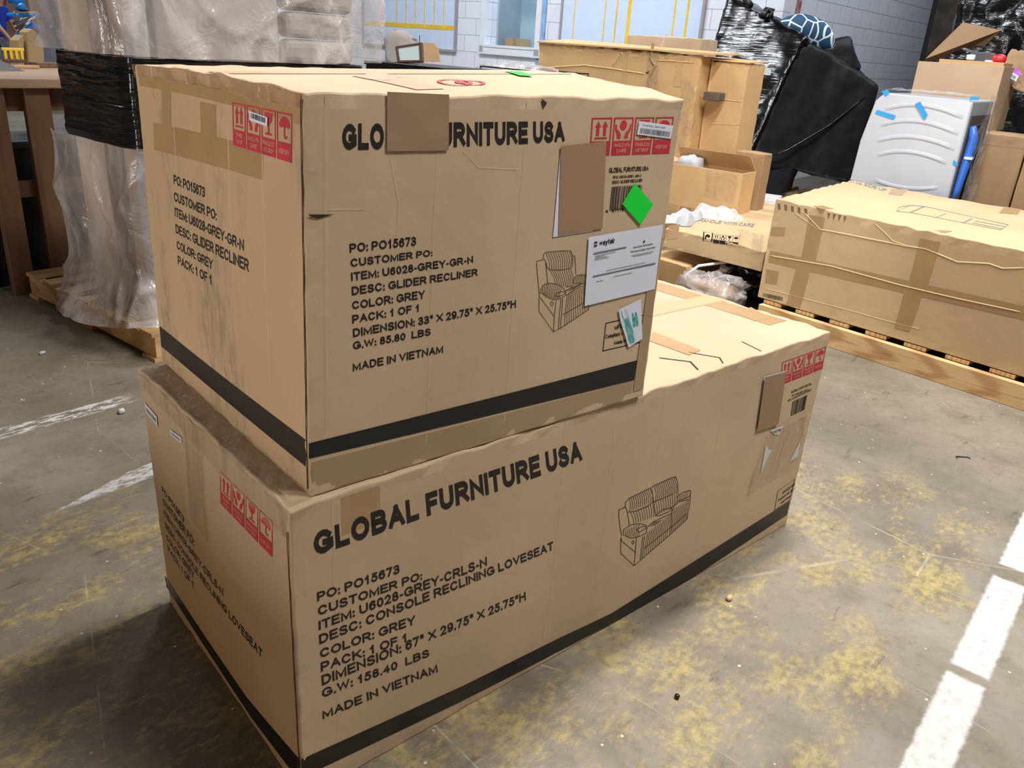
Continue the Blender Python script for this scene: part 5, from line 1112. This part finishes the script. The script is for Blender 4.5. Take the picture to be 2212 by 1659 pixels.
def tape_on(pts, x=-.004):
    P = [azone(*p) for p in pts]; obj('blue_tape', [(x, y, z) for y, z in P], [tuple(range(len(P)))], M['blue_tape'], ap)
tape_on([(300, 385), (325, 338), (565, 412), (540, 468)]); tape_on([(812, 262), (880, 235), (975, 410), (930, 465)], -.0095); tape_on([(380, 100), (465, 80), (488, 125), (432, 168)]); tape_on([(1508, 215), (1520, 165), (1640, 175), (1630, 215)]); tape_on([(1290, 1035), (1310, 975), (1365, 1045), (1340, 1060)])
def side_pt(px, py, out): v = on_plane(1840 + .16878 * px, 180 + .16878 * py, E2, .21 - out) - ap.location; return (v.dot(E1), v.dot(E2), v.z)
MB().box(.03, .60, -.006, .002, .05, HT - .10).build('front_recess', M['grey_dark'], ap)
MB().tube([(.03, -.03, HT - .16), (.05, -.045, HT - .24), (.04, -.04, HT - .42), (.03, -.035, HT - .56), (.02, -.02, HT - .66)], [.018, .03, .028, .022, .008]).build('blue_hose', M['blue_hose'], ap, smooth=True)
MB().box(.01, .06, -.075, -.03, HT - .36, HT - .345).build('hose_clip', M['white_plastic'], ap)
MB().tube([(.06, -.02, HT - .17), (.12, -.05, HT - .15), (.15, -.06, HT - .3), (.13, -.05, HT - .6), (.12, -.03, .12)], .010).build('power_cable', M['rubber'], ap, smooth=True)
MB().box(.10, .16, -.05, -.03, .10, .26).build('yellow_tag', plain('yellow_green_tag', (214, 220, 90), .5), ap)
b = MB(); b.grid(lambda u, v: (.02 + .34 * u, -.075 - .03 * nz((u * 4, v * 6, 1), 1, 4), .05 + (HT - .02) * v), 8, 20); b.build('film_cover', M['film_thin'], ap, smooth=True)
b = MB(); b.grid(lambda u, v: (.02 + .55 * v, .05 + .55 * u, HT + .012 + .03 * abs(nz((u * 5, v * 5, 1), 1, 9))), 14, 10); b.build('film_cover', M['film_thin'], ap, smooth=True)

# ---- right back: cartons beside the appliance
lowr = thing('cardboard_box', 'tall brown taped carton on the floor right behind the appliance, below the paper parcel', 'cardboard box', P3(6.3, .2, 0))
L1 = SoftBox(lowr, pq_box(6.1, 6.55, -.035, .44, 0, 1.03)); L1.shell(M['carton_dark'], 12, 12, 20, .005)
L1.patch('clear_tape', M['cleartape'], 'front', [(.02, .995), (.98, .995), (.98, .93), (.02, .93)], .003, n=10, wav=.004); L1.patch('packing_tape', M['tape'], 'front', [(.02, .52), (.97, .52), (.97, .44), (.02, .44)], .0015); L1.patch('clear_tape', M['cleartape'], 'front', [(.3, .44), (.97, .44), (.97, .25), (.3, .25)], .003, n=10, wav=.004)
bx = thing('cardboard_box', 'closed carton supporting the wide open carton, behind the white appliance', 'cardboard box', P3(6.6, .7, 0)); SoftBox(bx, pq_box(6.3, 6.85, .46, .98, 0, 1.03)).shell(M['carton_dark'], 8, 8, 10, .004)
orr = thing('cardboard_box', 'wide open carton with raised back flap and bits and pieces inside, beside the grey wall', 'cardboard box', P3(6.6, .5, 1.03))
vq0, vq1 = pqz(onp(2166, 160, 6.22)).y, pqz(onp(1994, 130, 6.22)).y
open_box(orr, 6.22, 6.80, vq0, vq1 + .03, 1.032, 1.475, M['carton'])
dF = (P3(6.22, vq1 + .03, 1.475) - CAM_POS).dot(ROWS[2])
fl = [W(1999, 127, dF + .05), W(2080, 48, dF + .40), W(2163, 65, dF + .62), W(2129, 97, dF + .62), W(2082, 103, dF + .55), W(2028, 126, dF + .40)]
MB().prism(fl, E1 * .006).build('flap', M['carton_dark'], orr, org=orr.location)
inn = thing('cardboard_box', 'inner carton nested inside the wide open carton, its rim just showing', 'cardboard box', P3(6.55, .48, 1.04)); open_box(inn, 6.34, 6.70, vq0 + .03, vq1 - .08, 1.045, 1.50, M['carton_tan'])
for nm, lb_, cat, mt, px, py, bxs in (('grey_panel', 'grey plate sticking out of the inner carton', 'panel', 'grey_dark', 2120, 128, (.005, .09, .05)), ('red_pot', 'glossy red round pot among the pieces in the inner carton', 'pot', 'red_plastic', 2158, 128, (.04, .05, .035)), ('white_part', 'small white part lying left of the grey plate in the inner carton', 'part', 'white_plastic', 2098, 124, (.03, .03, .02)), ('white_card', 'white card lying between the grey plate and the red pot', 'card', 'paper', 2142, 134, (.03, .045, .012))):
    v = pqz(onp(px, py, 6.5)); o = blob(nm, M[mt], P3(v.x, v.y, v.z), bxs, amp=.05, org=P3(v.x, v.y, v.z), power=1.6 if nm != 'red_pot' else .4); o.location = P3(v.x, v.y, v.z); tag(o, lb_, cat)
fill = thing('packing_paper', 'crumpled packing paper filling the inner carton', 'packing paper', P3(6.5, .48, 1.3)); blob('paper_fill', M['carton'], P3(6.52, (vq0 + vq1) / 2, 1.27), (.15, (vq1 - vq0) / 2 - .09, .19), fill, amp=.06, org=fill.location, power=1.8)
pa_c = P3(6.02, .10, 1.45); pa = thing('paper_parcel', 'crumpled brown paper parcel with a mauve print and a white barcode label', 'parcel', pa_c)
crumpled('wrapper', M['carton_dark'], [W(2160, 150, 6.05), W(2182, 106, 6.1), W(2196, 112, 6.1), W(2236, 108, 6.15), W(2290, 150, 6.15), W(2230, 208, 6.05), W(2190, 190, 6.02)], E1 * .16, pa, pa_c, amp=.02, sc=9, seed=5, bevel=.012)
obj('mauve_label', [W(x, y, 5.985) for x, y in ((2180, 146), (2196, 146), (2210, 160), (2204, 164), (2182, 154))], [(0, 1, 2, 3, 4)], M['mauve'], pa, org=pa_c)
o = obj('barcode_label', [W(x, y, 5.98) for x, y in ((2180, 152), (2201, 164), (2195, 176), (2172, 164))], [(0, 1, 2, 3)], M['paper'], pa, org=pa_c)
q4 = ((2182, 157), (2196, 165), (2192, 171), (2178, 163)); bc = barcode(41, 14); obj('barcode', [W(*bil(q4, x, y), 5.972) for x, y in bc.v], bc.f, M['ink_grey'], o)
o.children[0].data.transform(Matrix.Translation(-pa_c))
rt = thing('cardboard_box', 'tall dark carton standing under the crumpled brown paper parcel', 'cardboard box', P3(6.4, -.35, 0)); SoftBox(rt, pq_box(6.05, 6.5, -.62, -.05, 0, 1.24)).shell(M['carton_dark'], 10, 10, 14, .006)
bh = thing('wrapped_stack', 'tall stack in black plastic at the far end of the grey block wall', 'wrapped stack', P3(10.4, .9, 0))
og = bh.location
crumpled('black_cover', M['black_film'], [P3(9.3, 1.42, .0), P3(9.3, -2.4, .0), P3(9.3, -2.4, 2.75), P3(9.3, .2, 2.75), P3(9.3, 1.40, 2.65)], E1 * 2.2, bh, og, cuts=6, amp=.10, sc=2.2, seed=2, bevel=.08)

# ------------------------------------------------------------------ left: wrapped furniture on a pallet
lp = thing('wooden_pallet', 'rough pine pallet under the tall wrapped furniture with the black stretch band', 'pallet', P3(.96, 2.31, 0), RZ)
pallet(lp, 1.28, 1.28, n=7)
def wbox(nm, lbl, cat, p0, p1, q0, q1, z0, z1, mat, rag=.004, n=(8, 8, 14), grp=None):
    r = thing(nm, lbl, cat, P3((p0 + p1) / 2, (q0 + q1) / 2, z0), 0, grp); b = SoftBox(r, pq_box(p0, p1, q0, q1, z0, z1)); b.shell(mat, *n, rag); return r, b
_, A1 = wbox('cardboard_box', 'tall brown carton at the left corner of the black-banded pallet load', 'cardboard box', 1.02, 1.32, 2.69, 2.95, .137, 1.95, M['carton'])
_, A2 = wbox('cardboard_box', 'tall dark carton recessed in the middle of the black-banded pallet load', 'cardboard box', 1.09, 1.40, 2.49, 2.66, .137, 1.85, M['carton_dark'])
hb = thing('headboard', 'upholstered taupe furniture panels in clear plastic at the front of the black-banded load', 'headboard', P3(1.6, 2.43, .137))
og = hb.location
def hbox(nm, p0, p1, q0, q1, z0, z1, mat, bevel=.012): MB().hexa([P3(x, y, z) for z in (z0, z1) for y in (q0, q1) for x in (p0, p1)]).build(nm, mat, hb, org=og, bevel=bevel, segs=3)
hbox('side_post', 1.03, 1.10, 2.36, 2.46, .137, 1.9, M['greyboard']); hbox('front_panel', 1.13, 1.72, 2.37, 2.45, .20, 1.85, M['taupe']); hbox('dark_rail', 1.10, 1.13, 2.40, 2.45, .137, 1.88, M['grey_dark']); hbox('dark_rail', 1.72, 1.745, 2.40, 2.45, .137, 1.85, M['grey_dark'])
for i in range(7): hbox('padded_fold', 1.75, 2.14, 2.345, 2.45, 1.02 + i * .115, 1.13 + i * .115, M['taupe'], .035)
hbox('lower_panel', 1.75, 2.14, 2.37, 2.45, .20, 1.01, M['greyboard'])
# black band of stretch film round the load
def loop_path(pts, n):
    L = [(Vector(b) - Vector(a)).length for a, b in zip(pts, pts[1:])]; T = sum(L); out = []
    for i in range(n + 1):
        d = T * i / n; k = 0
        while k < len(L) - 1 and d > L[k]: d -= L[k]; k += 1
        t = d / L[k]; out.append(Vector(pts[k]) * (1 - t) + Vector(pts[k + 1]) * t)
    return out
loop = [(2.20, 2.99), (1.02, 2.99), (.985, 2.96), (.98, 2.40), (.995, 2.335), (1.06, 2.318), (2.16, 2.325), (2.20, 2.36), (2.20, 2.99)]
lo = loop_path(loop, 150)
b = MB()
def band(u, v):
    i = min(int(u * 150), 149); t = u * 150 - i; a = lo[i].lerp(lo[i + 1], t); c = Vector((1.6, 2.65)); d = (a - c).normalized()
    z = .905 + .355 * v + .006 * nz((a.x * 3, a.y * 3, v), 1); k = .006 * nz((a.x * 2, a.y * 2, z * 26), 1, 3) + .008 * nz((a.x * 5, a.y * 5, z * 5), 1, 6) + .004 * nz((a.x * 9, a.y * 9, z * 60), 1, 8)
    return P3(a.x + d.x * k, a.y + d.y * k, z)
b.grid(band, 240, 70); o = b.build('stretch_band', M['black_wrap'], smooth=True); tag(o, 'broad band of shiny black stretch film bound round the wrapped furniture', 'stretch film')
sl = o.modifiers.new('thickness', 'SOLIDIFY'); sl.thickness = .004; sl.offset = -1
# loose clear cover
lo2 = loop_path([(2.0, 3.06), (1.0, 3.05), (.945, 3.0), (.945, 2.34), (.985, 2.29), (2.20, 2.275), (2.27, 2.30), (2.27, 2.6)], 110)
def cover(z0, z1, flare):
    def fn(u, v):
        i = min(int(u * 110), 109); t = u * 110 - i; a = lo2[i].lerp(lo2[i + 1], t); c = Vector((1.6, 2.65)); d = (a - c).normalized()
        z = z0 + (z1 - z0) * v
        f = flare * max(0, 1 - v * 3.2) ** 1.5 * (.6 + .8 * abs(nz((a.x * 2, a.y * 2, .5), 1.3, 2)))
        hem = .11 * nz((a.x * 2.1, a.y * 2.1, 2), 1, 7) * (1 - v) if flare else .014 * nz((a.x * 3, a.y * 3, 2), 1, 7) * (1 - v)
        fold = .022 * nz((a.x * 7, a.y * 7, z * .9), 1, 4) + .012 * nz((a.x * 4, a.y * 4, z * 4), 1, 9)
        k = f + abs(fold) + .004 + .022 * max(0, 1 - 5 * abs(nz((a.x * 2.2, a.y * 2.2, z * 1.6), 1, 21))) ** 2 + .016 * max(0, 1 - 5 * abs(nz((a.x * 4, a.y * 4, z * 3.1), 1, 33))) ** 2
        return P3(a.x + d.x * k, a.y + d.y * k, max(.02, z + hem))
    return fn
pv = thing('plastic_cover', 'loose clear polythene hanging over the wrapped furniture, above and below the black band', 'plastic cover', P3(1.6, 2.65, .137))
b = MB(); b.grid(cover(.16, .92, .13), 260, 80); b.build('lower_sheet', M['film'], pv, smooth=True, org=pv.location)
b = MB(); b.grid(cover(1.268, 2.05, 0), 260, 70); b.build('upper_sheet', M['film'], pv, smooth=True, org=pv.location)

# ------------------------------------------------------------------ far left: workbench, its clutter, the worker
bn = thing('workbench', 'timber workbench with a plywood top at the far left behind the wrapped furniture', 'workbench', P3(-.4, 3.64, 0), RZ)
MB().box(0, 2.25, -.03, .9, 1.045, 1.09).build('bench_top', M['ply'], bn, bevel=.004)
for x in (.02, 1.30, 1.50, 2.10):
    MB().box(x, x + (.105 if x == 1.30 else .12), 0, .05, 0, 1.045).build('leg', M['post'], bn, bevel=.004)
for x in (.02, 1.30, 2.10): MB().box(x, x + .1, .82, .87, 0, 1.045).build('leg', M['post'], bn, bevel=.004)
MB().box(0, 2.25, .05, .09, .93, 1.045).build('apron', M['post'], bn); MB().box(0, 2.25, .05, .09, .50, .58).build('apron', M['post'], bn)
blk = thing('storage_crate', 'black plastic crate on the floor beneath the workbench', 'crate', P3(.95, 4.0, 0), RZ)
MB().box(-.1, .5, -.16, .3, 0, .75).build('crate_body', M['black_metal'], blk, bevel=.02); MB().box(-.11, .51, -.17, .31, .72, .76).build('crate_rim', M['rubber'], blk, bevel=.01)
def on_bench(px, py): v = pqz(onz(px, py, 1.09)); return v
v = on_bench(48, 136)
o = thing('yellow_clamp', 'yellow spring clamp lying on the workbench beside a wood offcut', 'clamp', P3(min(v.x, 1.6), v.y, 1.0905), RZ)
m = MB()
for k_ in range(4): m.box(-.055 + k_ * .032, -.04 + k_ * .032, -.012, .012, .02, .075)
m.box(-.065, .065, -.012, .012, .07, .088); m.build('toothed_jaw', M['yellow'], o, bevel=.004); MB().box(-.065, .065, -.016, .016, 0, .02).build('clamp_bar', M['dark_wood'], o, bevel=.003)
for nm, lb_, px, py, sx, sy, sz, mt, rr in (('wood_offcut', 'dark yellowish wood offcut in front of the yellow clamp', 55, 148, .075, .02, .018, 'wood_x', .1), ('wood_block', 'brown wood block on the workbench right of the yellow clamp', 94, 146, .07, .04, .03, 'post', .3)):
    v = on_bench(px, py); o = MB().box(-sx, sx, -sy, sy, 0, sz).build(nm, M[mt], bevel=.004); o.location = P3(v.x, v.y, 1.0905); o.rotation_euler = (0, 0, RZ + rr); tag(o, lb_, 'wood offcut')
v = on_bench(12, 152); o = MB().prism([(-.14, -.02, 0), (.12, -.02, 0), (.02, .01, .05), (-.14, .01, .075)], (0, .16, 0)).build('metal_square', M['grey_dark']); o.location = P3(v.x - .04, v.y - .03, 1.0905); o.rotation_euler = (0, 0, RZ); tag(o, 'dark metal wedge lying at the near edge of the workbench', 'metal wedge')
# machine in the workshop behind
mc = P3(5.15, 14.0, 0); ma = thing('bench_press', 'bright blue machine with an angled roller bed in the far workshop', 'machine', mc)
def mp(px, py, d=12.6): return W(px, py, d)
def mtube(nm, mat, pts, r, **kw): MB().tube([mp(*p) for p in pts], r, **kw).build(nm, M[mat], ma, org=mc, smooth=True)
mtube('column', 'blue_paint', [(47, -20), (47, 8)], .035, seg=12); mtube('column_foot', 'blue_paint', [(47, 8), (47, 21)], [.04, .09], seg=12)
MB().prism([mp(34, 29), mp(87, 29), mp(87, 35), mp(34, 36)], E2 * .35).build('table_edge', M['blue_paint'], ma, org=mc, bevel=.01)
for a_, b_ in (((34, 62), (84, 34)), ((40, 70), (70, 44)), ((28, 52), (60, 36))): mtube('roller', 'steel', [a_, b_], .022)
MB().prism([mp(36, 74), mp(70, 50), mp(88, 56), mp(86, 64), mp(72, 58), mp(42, 80)], E2 * .08).build('lower_rail', M['blue_paint'], ma, org=mc, bevel=.006)
MB().prism([mp(52, 74), mp(60, 74), mp(66, 118), mp(55, 118)], E2 * .08).build('leg', M['blue_paint'], ma, org=mc)
MB().prism([mp(40, 25), mp(84, 25), mp(84, 29), mp(40, 29)], E2 * .2).build('wood_jaw', M['wood_x'], ma, org=mc)
mtube('leg', 'blue_paint', [(57, 110), (58, 176)], .05); mtube('arm', 'blue_paint', [(20, 1), (46, 1)], .05)
for lb_, pts, d in (('tan carton with a slanting front under the blue machine', [(59, 70), (70, 62), (94, 88), (97, 168), (66, 172)], 12.2), ('narrow tan carton left of the blue machine leg', [(38, 88), (51, 76), (54, 172), (42, 172)], 12.2)):
    o = thing('cardboard_box', lb_, 'cardboard box', W(*pts[-1], d)); MB().prism([W(*p, d) for p in pts], E2 * .3).build('carton', M['carton_tan'], o, org=o.location, bevel=.008)
o = thing('shelf_carton', 'dark brown crate behind the bright blue machine', 'crate', P3(5.8, 16.6, 0)); MB().prism([W(14, -30, 15.6), W(92, -30, 15.6), W(96, 200, 15.6), W(14, 200, 15.6)], E2 * .6).build('crate_body', plain('dark_rusty_board', (92, 66, 56), .8, var=.3, vscale=5), o, org=o.location, bevel=.01)
# worker: standing, seen from the side, one arm reaching to the machine
pd = 14.2; foot = pqz(W(4, 160, pd)); PX, PQ = foot.x, foot.y
pe = thing('person', 'person in blue shirt and grey shorts leaning at the bright blue machine', 'person', P3(PX, PQ, 0))
fw = (ROWS[0] * 1.0); fw = Vector((fw.x, fw.y, 0)).normalized(); sd = Vector((-fw.y, fw.x, 0))
def bp(f, s_, z): return P3(PX, PQ, 0) + fw * f + sd * s_ + Vector((0, 0, z))
def skin_mesh(name, mat, joints, bones, parent, sub=2):
    me = bpy.data.meshes.new(name); keys = list(joints); ix = {k_: i for i, k_ in enumerate(keys)}
    me.from_pydata([joints[k_][0] - parent_loc(parent) for k_ in keys], [(ix[a_], ix[b_]) for a_, b_ in bones], [])
    o = bpy.data.objects.new(name, me); COL.objects.link(o); o.parent = parent; me.materials.append(mat)
    s_ = o.modifiers.new('skin', 'SKIN'); s_.use_smooth_shade = True
    for i, k_ in enumerate(keys):
        d = me.skin_vertices[0].data[i]; d.radius = joints[k_][1] if isinstance(joints[k_][1], tuple) else (joints[k_][1],) * 2; d.use_root = i == 0
    u = o.modifiers.new('sub', 'SUBSURF'); u.levels = u.render_levels = sub
    return o
def parent_loc(p): return p.location if p.parent is None else p.parent.location
J = {'pelvis': (bp(-.02, 0, .94), .13), 'waist': (bp(.02, 0, 1.08), .12), 'chest': (bp(.08, 0, 1.30), .14), 'neck': (bp(.13, 0, 1.47), .06), 'head0': (bp(.17, 0, 1.56), .075), 'head1': (bp(.19, 0, 1.66), .085), 'head2': (bp(.19, 0, 1.73), .06)}
Bn = [('pelvis', 'waist'), ('waist', 'chest'), ('chest', 'neck'), ('neck', 'head0'), ('head0', 'head1'), ('head1', 'head2')]
for sgn, nm in ((1, 'far'), (-1, 'near')):
    J.update({nm + 'hip': (bp(-.02, .09 * sgn, .88), .09), nm + 'knee': (bp(.05, .10 * sgn, .50), .062), nm + 'ankle': (bp(-.01, .10 * sgn, .09), .042), nm + 'toe': (bp(.16, .11 * sgn, .035), .032)})
    Bn += [('pelvis', nm + 'hip'), (nm + 'hip', nm + 'knee'), (nm + 'knee', nm + 'ankle'), (nm + 'ankle', nm + 'toe')]
    J.update({nm + 'sh': (bp(.09, .19 * sgn, 1.38), .06), nm + 'el': (bp(.20, .24 * sgn, 1.14), .042), nm + 'wr': (bp(.34, .20 * sgn, .95), .028), nm + 'palm': (bp(.37, .19 * sgn, .88), .030)})
    Bn += [('chest', nm + 'sh'), (nm + 'sh', nm + 'el'), (nm + 'el', nm + 'wr'), (nm + 'wr', nm + 'palm')]
    for i, (df, dz, ln) in enumerate(((.030, .0, .07), (.012, -.008, .085), (-.006, -.008, .085), (-.022, -.002, .07))):
        k1, k2 = nm + f'f{i}a', nm + f'f{i}b'
        J[k1] = (bp(.37 + df, .185 * sgn, .88 - .045), .010); J[k2] = (bp(.375 + df * 1.1, .175 * sgn, .88 - .045 - ln * .6), .008); Bn += [(nm + 'palm', k1), (k1, k2)]
    J[nm + 'th'] = (bp(.405, .16 * sgn, .875), .010); J[nm + 'th2'] = (bp(.42, .145 * sgn, .845), .008); Bn += [(nm + 'palm', nm + 'th'), (nm + 'th', nm + 'th2')]
skin_mesh('body', M['skin'], J, Bn, pe)
skin_mesh('shirt', M['shirt'], {'a': (bp(0, 0, .93), .165), 'b': (bp(.02, 0, 1.08), .155), 'c': (bp(.08, 0, 1.32), .17), 'd': (bp(.115, 0, 1.42), .10), 's1': (bp(.09, .20, 1.38), .085), 'e1': (bp(.165, .235, 1.20), .072), 's2': (bp(.09, -.20, 1.38), .085), 'e2': (bp(.165, -.235, 1.20), .072)}, [('a', 'b'), ('b', 'c'), ('c', 'd'), ('c', 's1'), ('s1', 'e1'), ('c', 's2'), ('s2', 'e2')], pe)
skin_mesh('shorts', M['shorts'], {'a': (bp(-.02, 0, .92), .155), 'h1': (bp(-.02, .10, .84), .12), 'k1': (bp(.035, .105, .56), .105), 'h2': (bp(-.02, -.10, .84), .12), 'k2': (bp(.035, -.105, .56), .105)}, [('a', 'h1'), ('h1', 'k1'), ('a', 'h2'), ('h2', 'k2')], pe)
for sgn in (1, -1): skin_mesh('shoe', M['shoe'], {'h': (bp(-.04, .105 * sgn, .055), .05), 'b': (bp(.06, .108 * sgn, .05), .048), 't': (bp(.17, .112 * sgn, .042), .040)}, [('h', 'b'), ('b', 't')], pe)
skin_mesh('hair', M['hair'], {'a': (bp(.13, 0, 1.62), .075), 'b': (bp(.15, 0, 1.72), .088), 'c': (bp(.20, 0, 1.765), .07)}, [('a', 'b'), ('b', 'c')], pe)
b = MB()
b.tube([bp(.262, 0, 1.66), bp(.295, 0, 1.635), bp(.262, 0, 1.625)], [.010, .014, .010]); b.build('nose', M['skin'], pe, org=pe.location, smooth=True)
for sgn in (1, -1):
    b = MB(); b.tube([bp(.25, .032 * sgn, 1.668), bp(.266, .032 * sgn, 1.668)], [.012, .009]); b.build('eye', M['ink'], pe, org=pe.location, smooth=True)
    b = MB(); b.tube([bp(.17, .088 * sgn, 1.665), bp(.175, .096 * sgn, 1.645), bp(.18, .088 * sgn, 1.625)], [.014, .02, .012]); b.build('ear', M['skin'], pe, org=pe.location, smooth=True)
MB().tube([bp(.262, -.022, 1.592), bp(.268, 0, 1.590), bp(.262, .022, 1.592)], .006).build('mouth', M['red'], pe, org=pe.location, smooth=True)

# ------------------------------------------------------------------ behind the cartons: furniture and a wire cart
cb = thing('black_dresser', 'low black dresser with grooved front behind the square printed carton', 'dresser', P3(3.30, 2.86, 0), RZ)
MB().box(0, .42, 0, .74, .06, 1.21).build('body', M['black_metal'], cb, bevel=.006); MB().box(-.01, .43, -.01, .75, 1.21, 1.235).build('top', M['black_metal'], cb, bevel=.004)
for i in range(4): MB().box(-.006, 0, .02, .72, .10 + i * .275, .34 + i * .275).build('drawer_front', M['black_metal'], cb, bevel=.004)
for x in (.02, .36):
    for y in (.02, .68): MB().box(x, x + .04, y, y + .04, 0, .06).build('leg', M['black_metal'], cb)
gc = thing('chair_back', 'grey fabric chair cushion with rounded back lying on the black dresser', 'cushion', P3(3.48, 3.34, 1.236))
gp = [W(830, 140, 5.5), W(826, 80, 5.5), W(842, 64, 5.5), W(862, 64, 5.5), W(884, 76, 5.5), W(899, 92, 5.5), W(896, 131, 5.5)]
crumpled('cushion_pad', M['grey_fabric'], gp, E1 * .14 + E2 * .10, gc, gc.location, amp=.012, sc=6, bevel=.035)
mf = thing('wood_framed_mirror', 'small mirror in a brown wooden frame leaning on the grey cushion', 'mirror', W(885, 131, 5.28))
mo = mf.location
cs = [W(853, 100, 5.28), W(911, 91, 5.22), W(913, 133, 5.22), W(858, 134, 5.28)]; ce = sum(cs, Vector()) / 4; ins = [ce + (c - ce) * .80 for c in cs]; nn = (cs[1] - cs[0]).cross(cs[3] - cs[0]).normalized()
if nn.dot(CAM_POS - ce) > 0: nn = -nn
for i in range(4): MB().prism([cs[i], cs[(i + 1) % 4], ins[(i + 1) % 4], ins[i]], nn * .025).build('frame_rail', M['dark_wood'], mf, org=mo, bevel=.002)
MB().prism([ce + (p - ce) * 1.02 + nn * .008 for p in ins], nn * .006).build('mirror_pane', M['mirror'], mf, org=mo)
tc_ = thing('torn_cardboard', 'torn flap of brown cardboard standing behind the wooden mirror', 'cardboard', W(930, 106, 5.5))
MB().prism([W(910, 134, 5.5), W(910, 92, 5.5), W(937, 93, 5.5), W(945, 103, 5.5), W(950, 134, 5.5)], E1 * .008).build('cardboard_flap', M['carton_dark'], tc_, org=tc_.location)
wc = thing('wire_cart', 'black wire-rimmed cart behind the lid of the square printed carton', 'wire cart', P3(3.85, 2.42, 0), RZ)
for nm, pts in (('rim', [(0, 0, 1.245), (0, .62, 1.245), (.42, .62, 1.245), (.42, 0, 1.245), (0, 0, 1.245)]), ('rim', [(0, 0, .62), (0, .62, .62), (.42, .62, .62), (.42, 0, .62), (0, 0, .62)])): MB().tube(pts, .005, 6).build(nm, M['black_metal'], wc, smooth=True)
for x in (0, .42):
    for y in (0, .31, .62): MB().tube([(x, y, 0), (x, y, 1.245)], .006, 6).build('post', M['black_metal'], wc, smooth=True)
MB().box(0, .42, 0, .62, 1.05, 1.06).build('shelf', M['black_metal'], wc); MB().box(0, .42, 0, .62, .30, .31).build('shelf', M['black_metal'], wc)
rp = thing('red_bracket', 'bright red plastic bracket hooked on the corner of the wire cart', 'bracket', P3(3.85, 2.42, 1.2), RZ)
MB().prism([(-.02, -.035, .06), (-.02, .01, .055), (-.02, .03, -.06), (-.02, -.02, -.06)], (.03, 0, 0)).build('bracket_body', M['red_plastic'], rp, bevel=.004)
lump('wrapped_pack', 'long pack in crinkled clear film lying across the wire cart', 'wrapped pack', M['film'], P3(4.03, 2.86, 1.175), (.14, .34, .105), amp=.2, sc=4, seed=12, flat=1.0, n=(36, 20))
lump('white_pack', 'white padded pack inside the crinkled clear film on the wire cart', 'pack', M['foam'], P3(4.05, 2.88, 1.14), (.10, .26, .072), amp=.1, seed=3, flat=1.0)
lump('cream_cloth', 'bunched cream cloth on the near side of the wire cart', 'cloth', plain('cream_cloth', (222, 208, 178), .9, bump=.4, bscale=12), P3(3.91, 2.98, 1.105), (.06, .11, .045), amp=.35, sc=3, seed=5)

# unseen light blocker shaped as boards, added left of the view; it keeps the low daylight off the floor by the cartons
bd = thing('added_light_blocker', 'added unseen light blocker shaped as pine boards, left of the printed cartons', 'light blocker', (-1.7, 1.0, 0), math.radians(3))
for i in range(9): MB().box(-.40, .40, -2.2, 2.2, .004 + i * .085, .085 + i * .085).build('board', M['wood_x'], bd, bevel=.004)

# ------------------------------------------------------------------ litter on the floor
r_ = random.Random(8); deb = MB()
for i in range(70):
    p, q = r_.uniform(.2, 5.0), r_.uniform(-1.4, 2.6); s_ = r_.uniform(.0015, .004)
    w_ = P3(p, q)
    if -.02 < w_.x < 1.8 and -.03 < w_.y < .79: continue
    if w_.x > 3.5 and w_.y > -.7: continue
    a_ = r_.uniform(0, 6); d_ = Vector((math.cos(a_), math.sin(a_), 0)); e_ = Vector((-d_.y, d_.x, 0)); l_ = s_ * r_.uniform(1, 3)
    deb.add([w_ + d_ * l_, w_ + e_ * s_, w_ - d_ * l_, w_ - e_ * s_, w_ + Vector((0, 0, s_ * 1.2))], [(0, 1, 4), (1, 2, 4), (2, 3, 4), (3, 0, 4)])
tag(deb.build('floor_litter', M['foam']), 'scattered pale crumbs and staples over the concrete floor', 'litter', kind='stuff')
for nm, lb_, px, py, r3, mt in (('foam_crumb', 'white foam crumb on the floor between the two worn white lines', 263, 893, (.013, .011, .010), 'foam'), ('foam_crumb', 'white foam crumb in the shade beside the rough pine pallet', 92, 765, (.014, .009, .007), 'foam'), ('paper_crumb', 'pale paper crumb on the scuffed yellow floor near the black band', 1575, 1295, (.012, .008, .006), 'carton_pale'), ('dark_nut', 'small dark nut on the bare concrete in front of the long printed carton', 1462, 1508, (.006, .006, .0055), 'black_metal')):
    c = onz(px, py, 0); c.z = r3[2]; o = blob(nm, M[mt], c, r3, n=(12, 8), amp=.3, org=c); o.location = c; tag(o, lb_, 'crumb' if 'crumb' in nm else 'nut')
c = onz(2078, 988, 0); sx = Vector((ROWS[0].x, ROWS[0].y, 0)).normalized(); sy = Vector((-sx.y, sx.x, 0)); o = MB().tube([sx * -.026 - sy * .012 + Vector((0, 0, .003)), sx * -.025 + Vector((0, 0, .003)), sx * .025 + Vector((0, 0, .003)), sx * .026 - sy * .012 + Vector((0, 0, .003))], .0022, 6).build('bent_staple', M['black_metal'], smooth=True); o.location = c; tag(o, 'bent dark staple lying alone on the clean grey floor', 'staple')
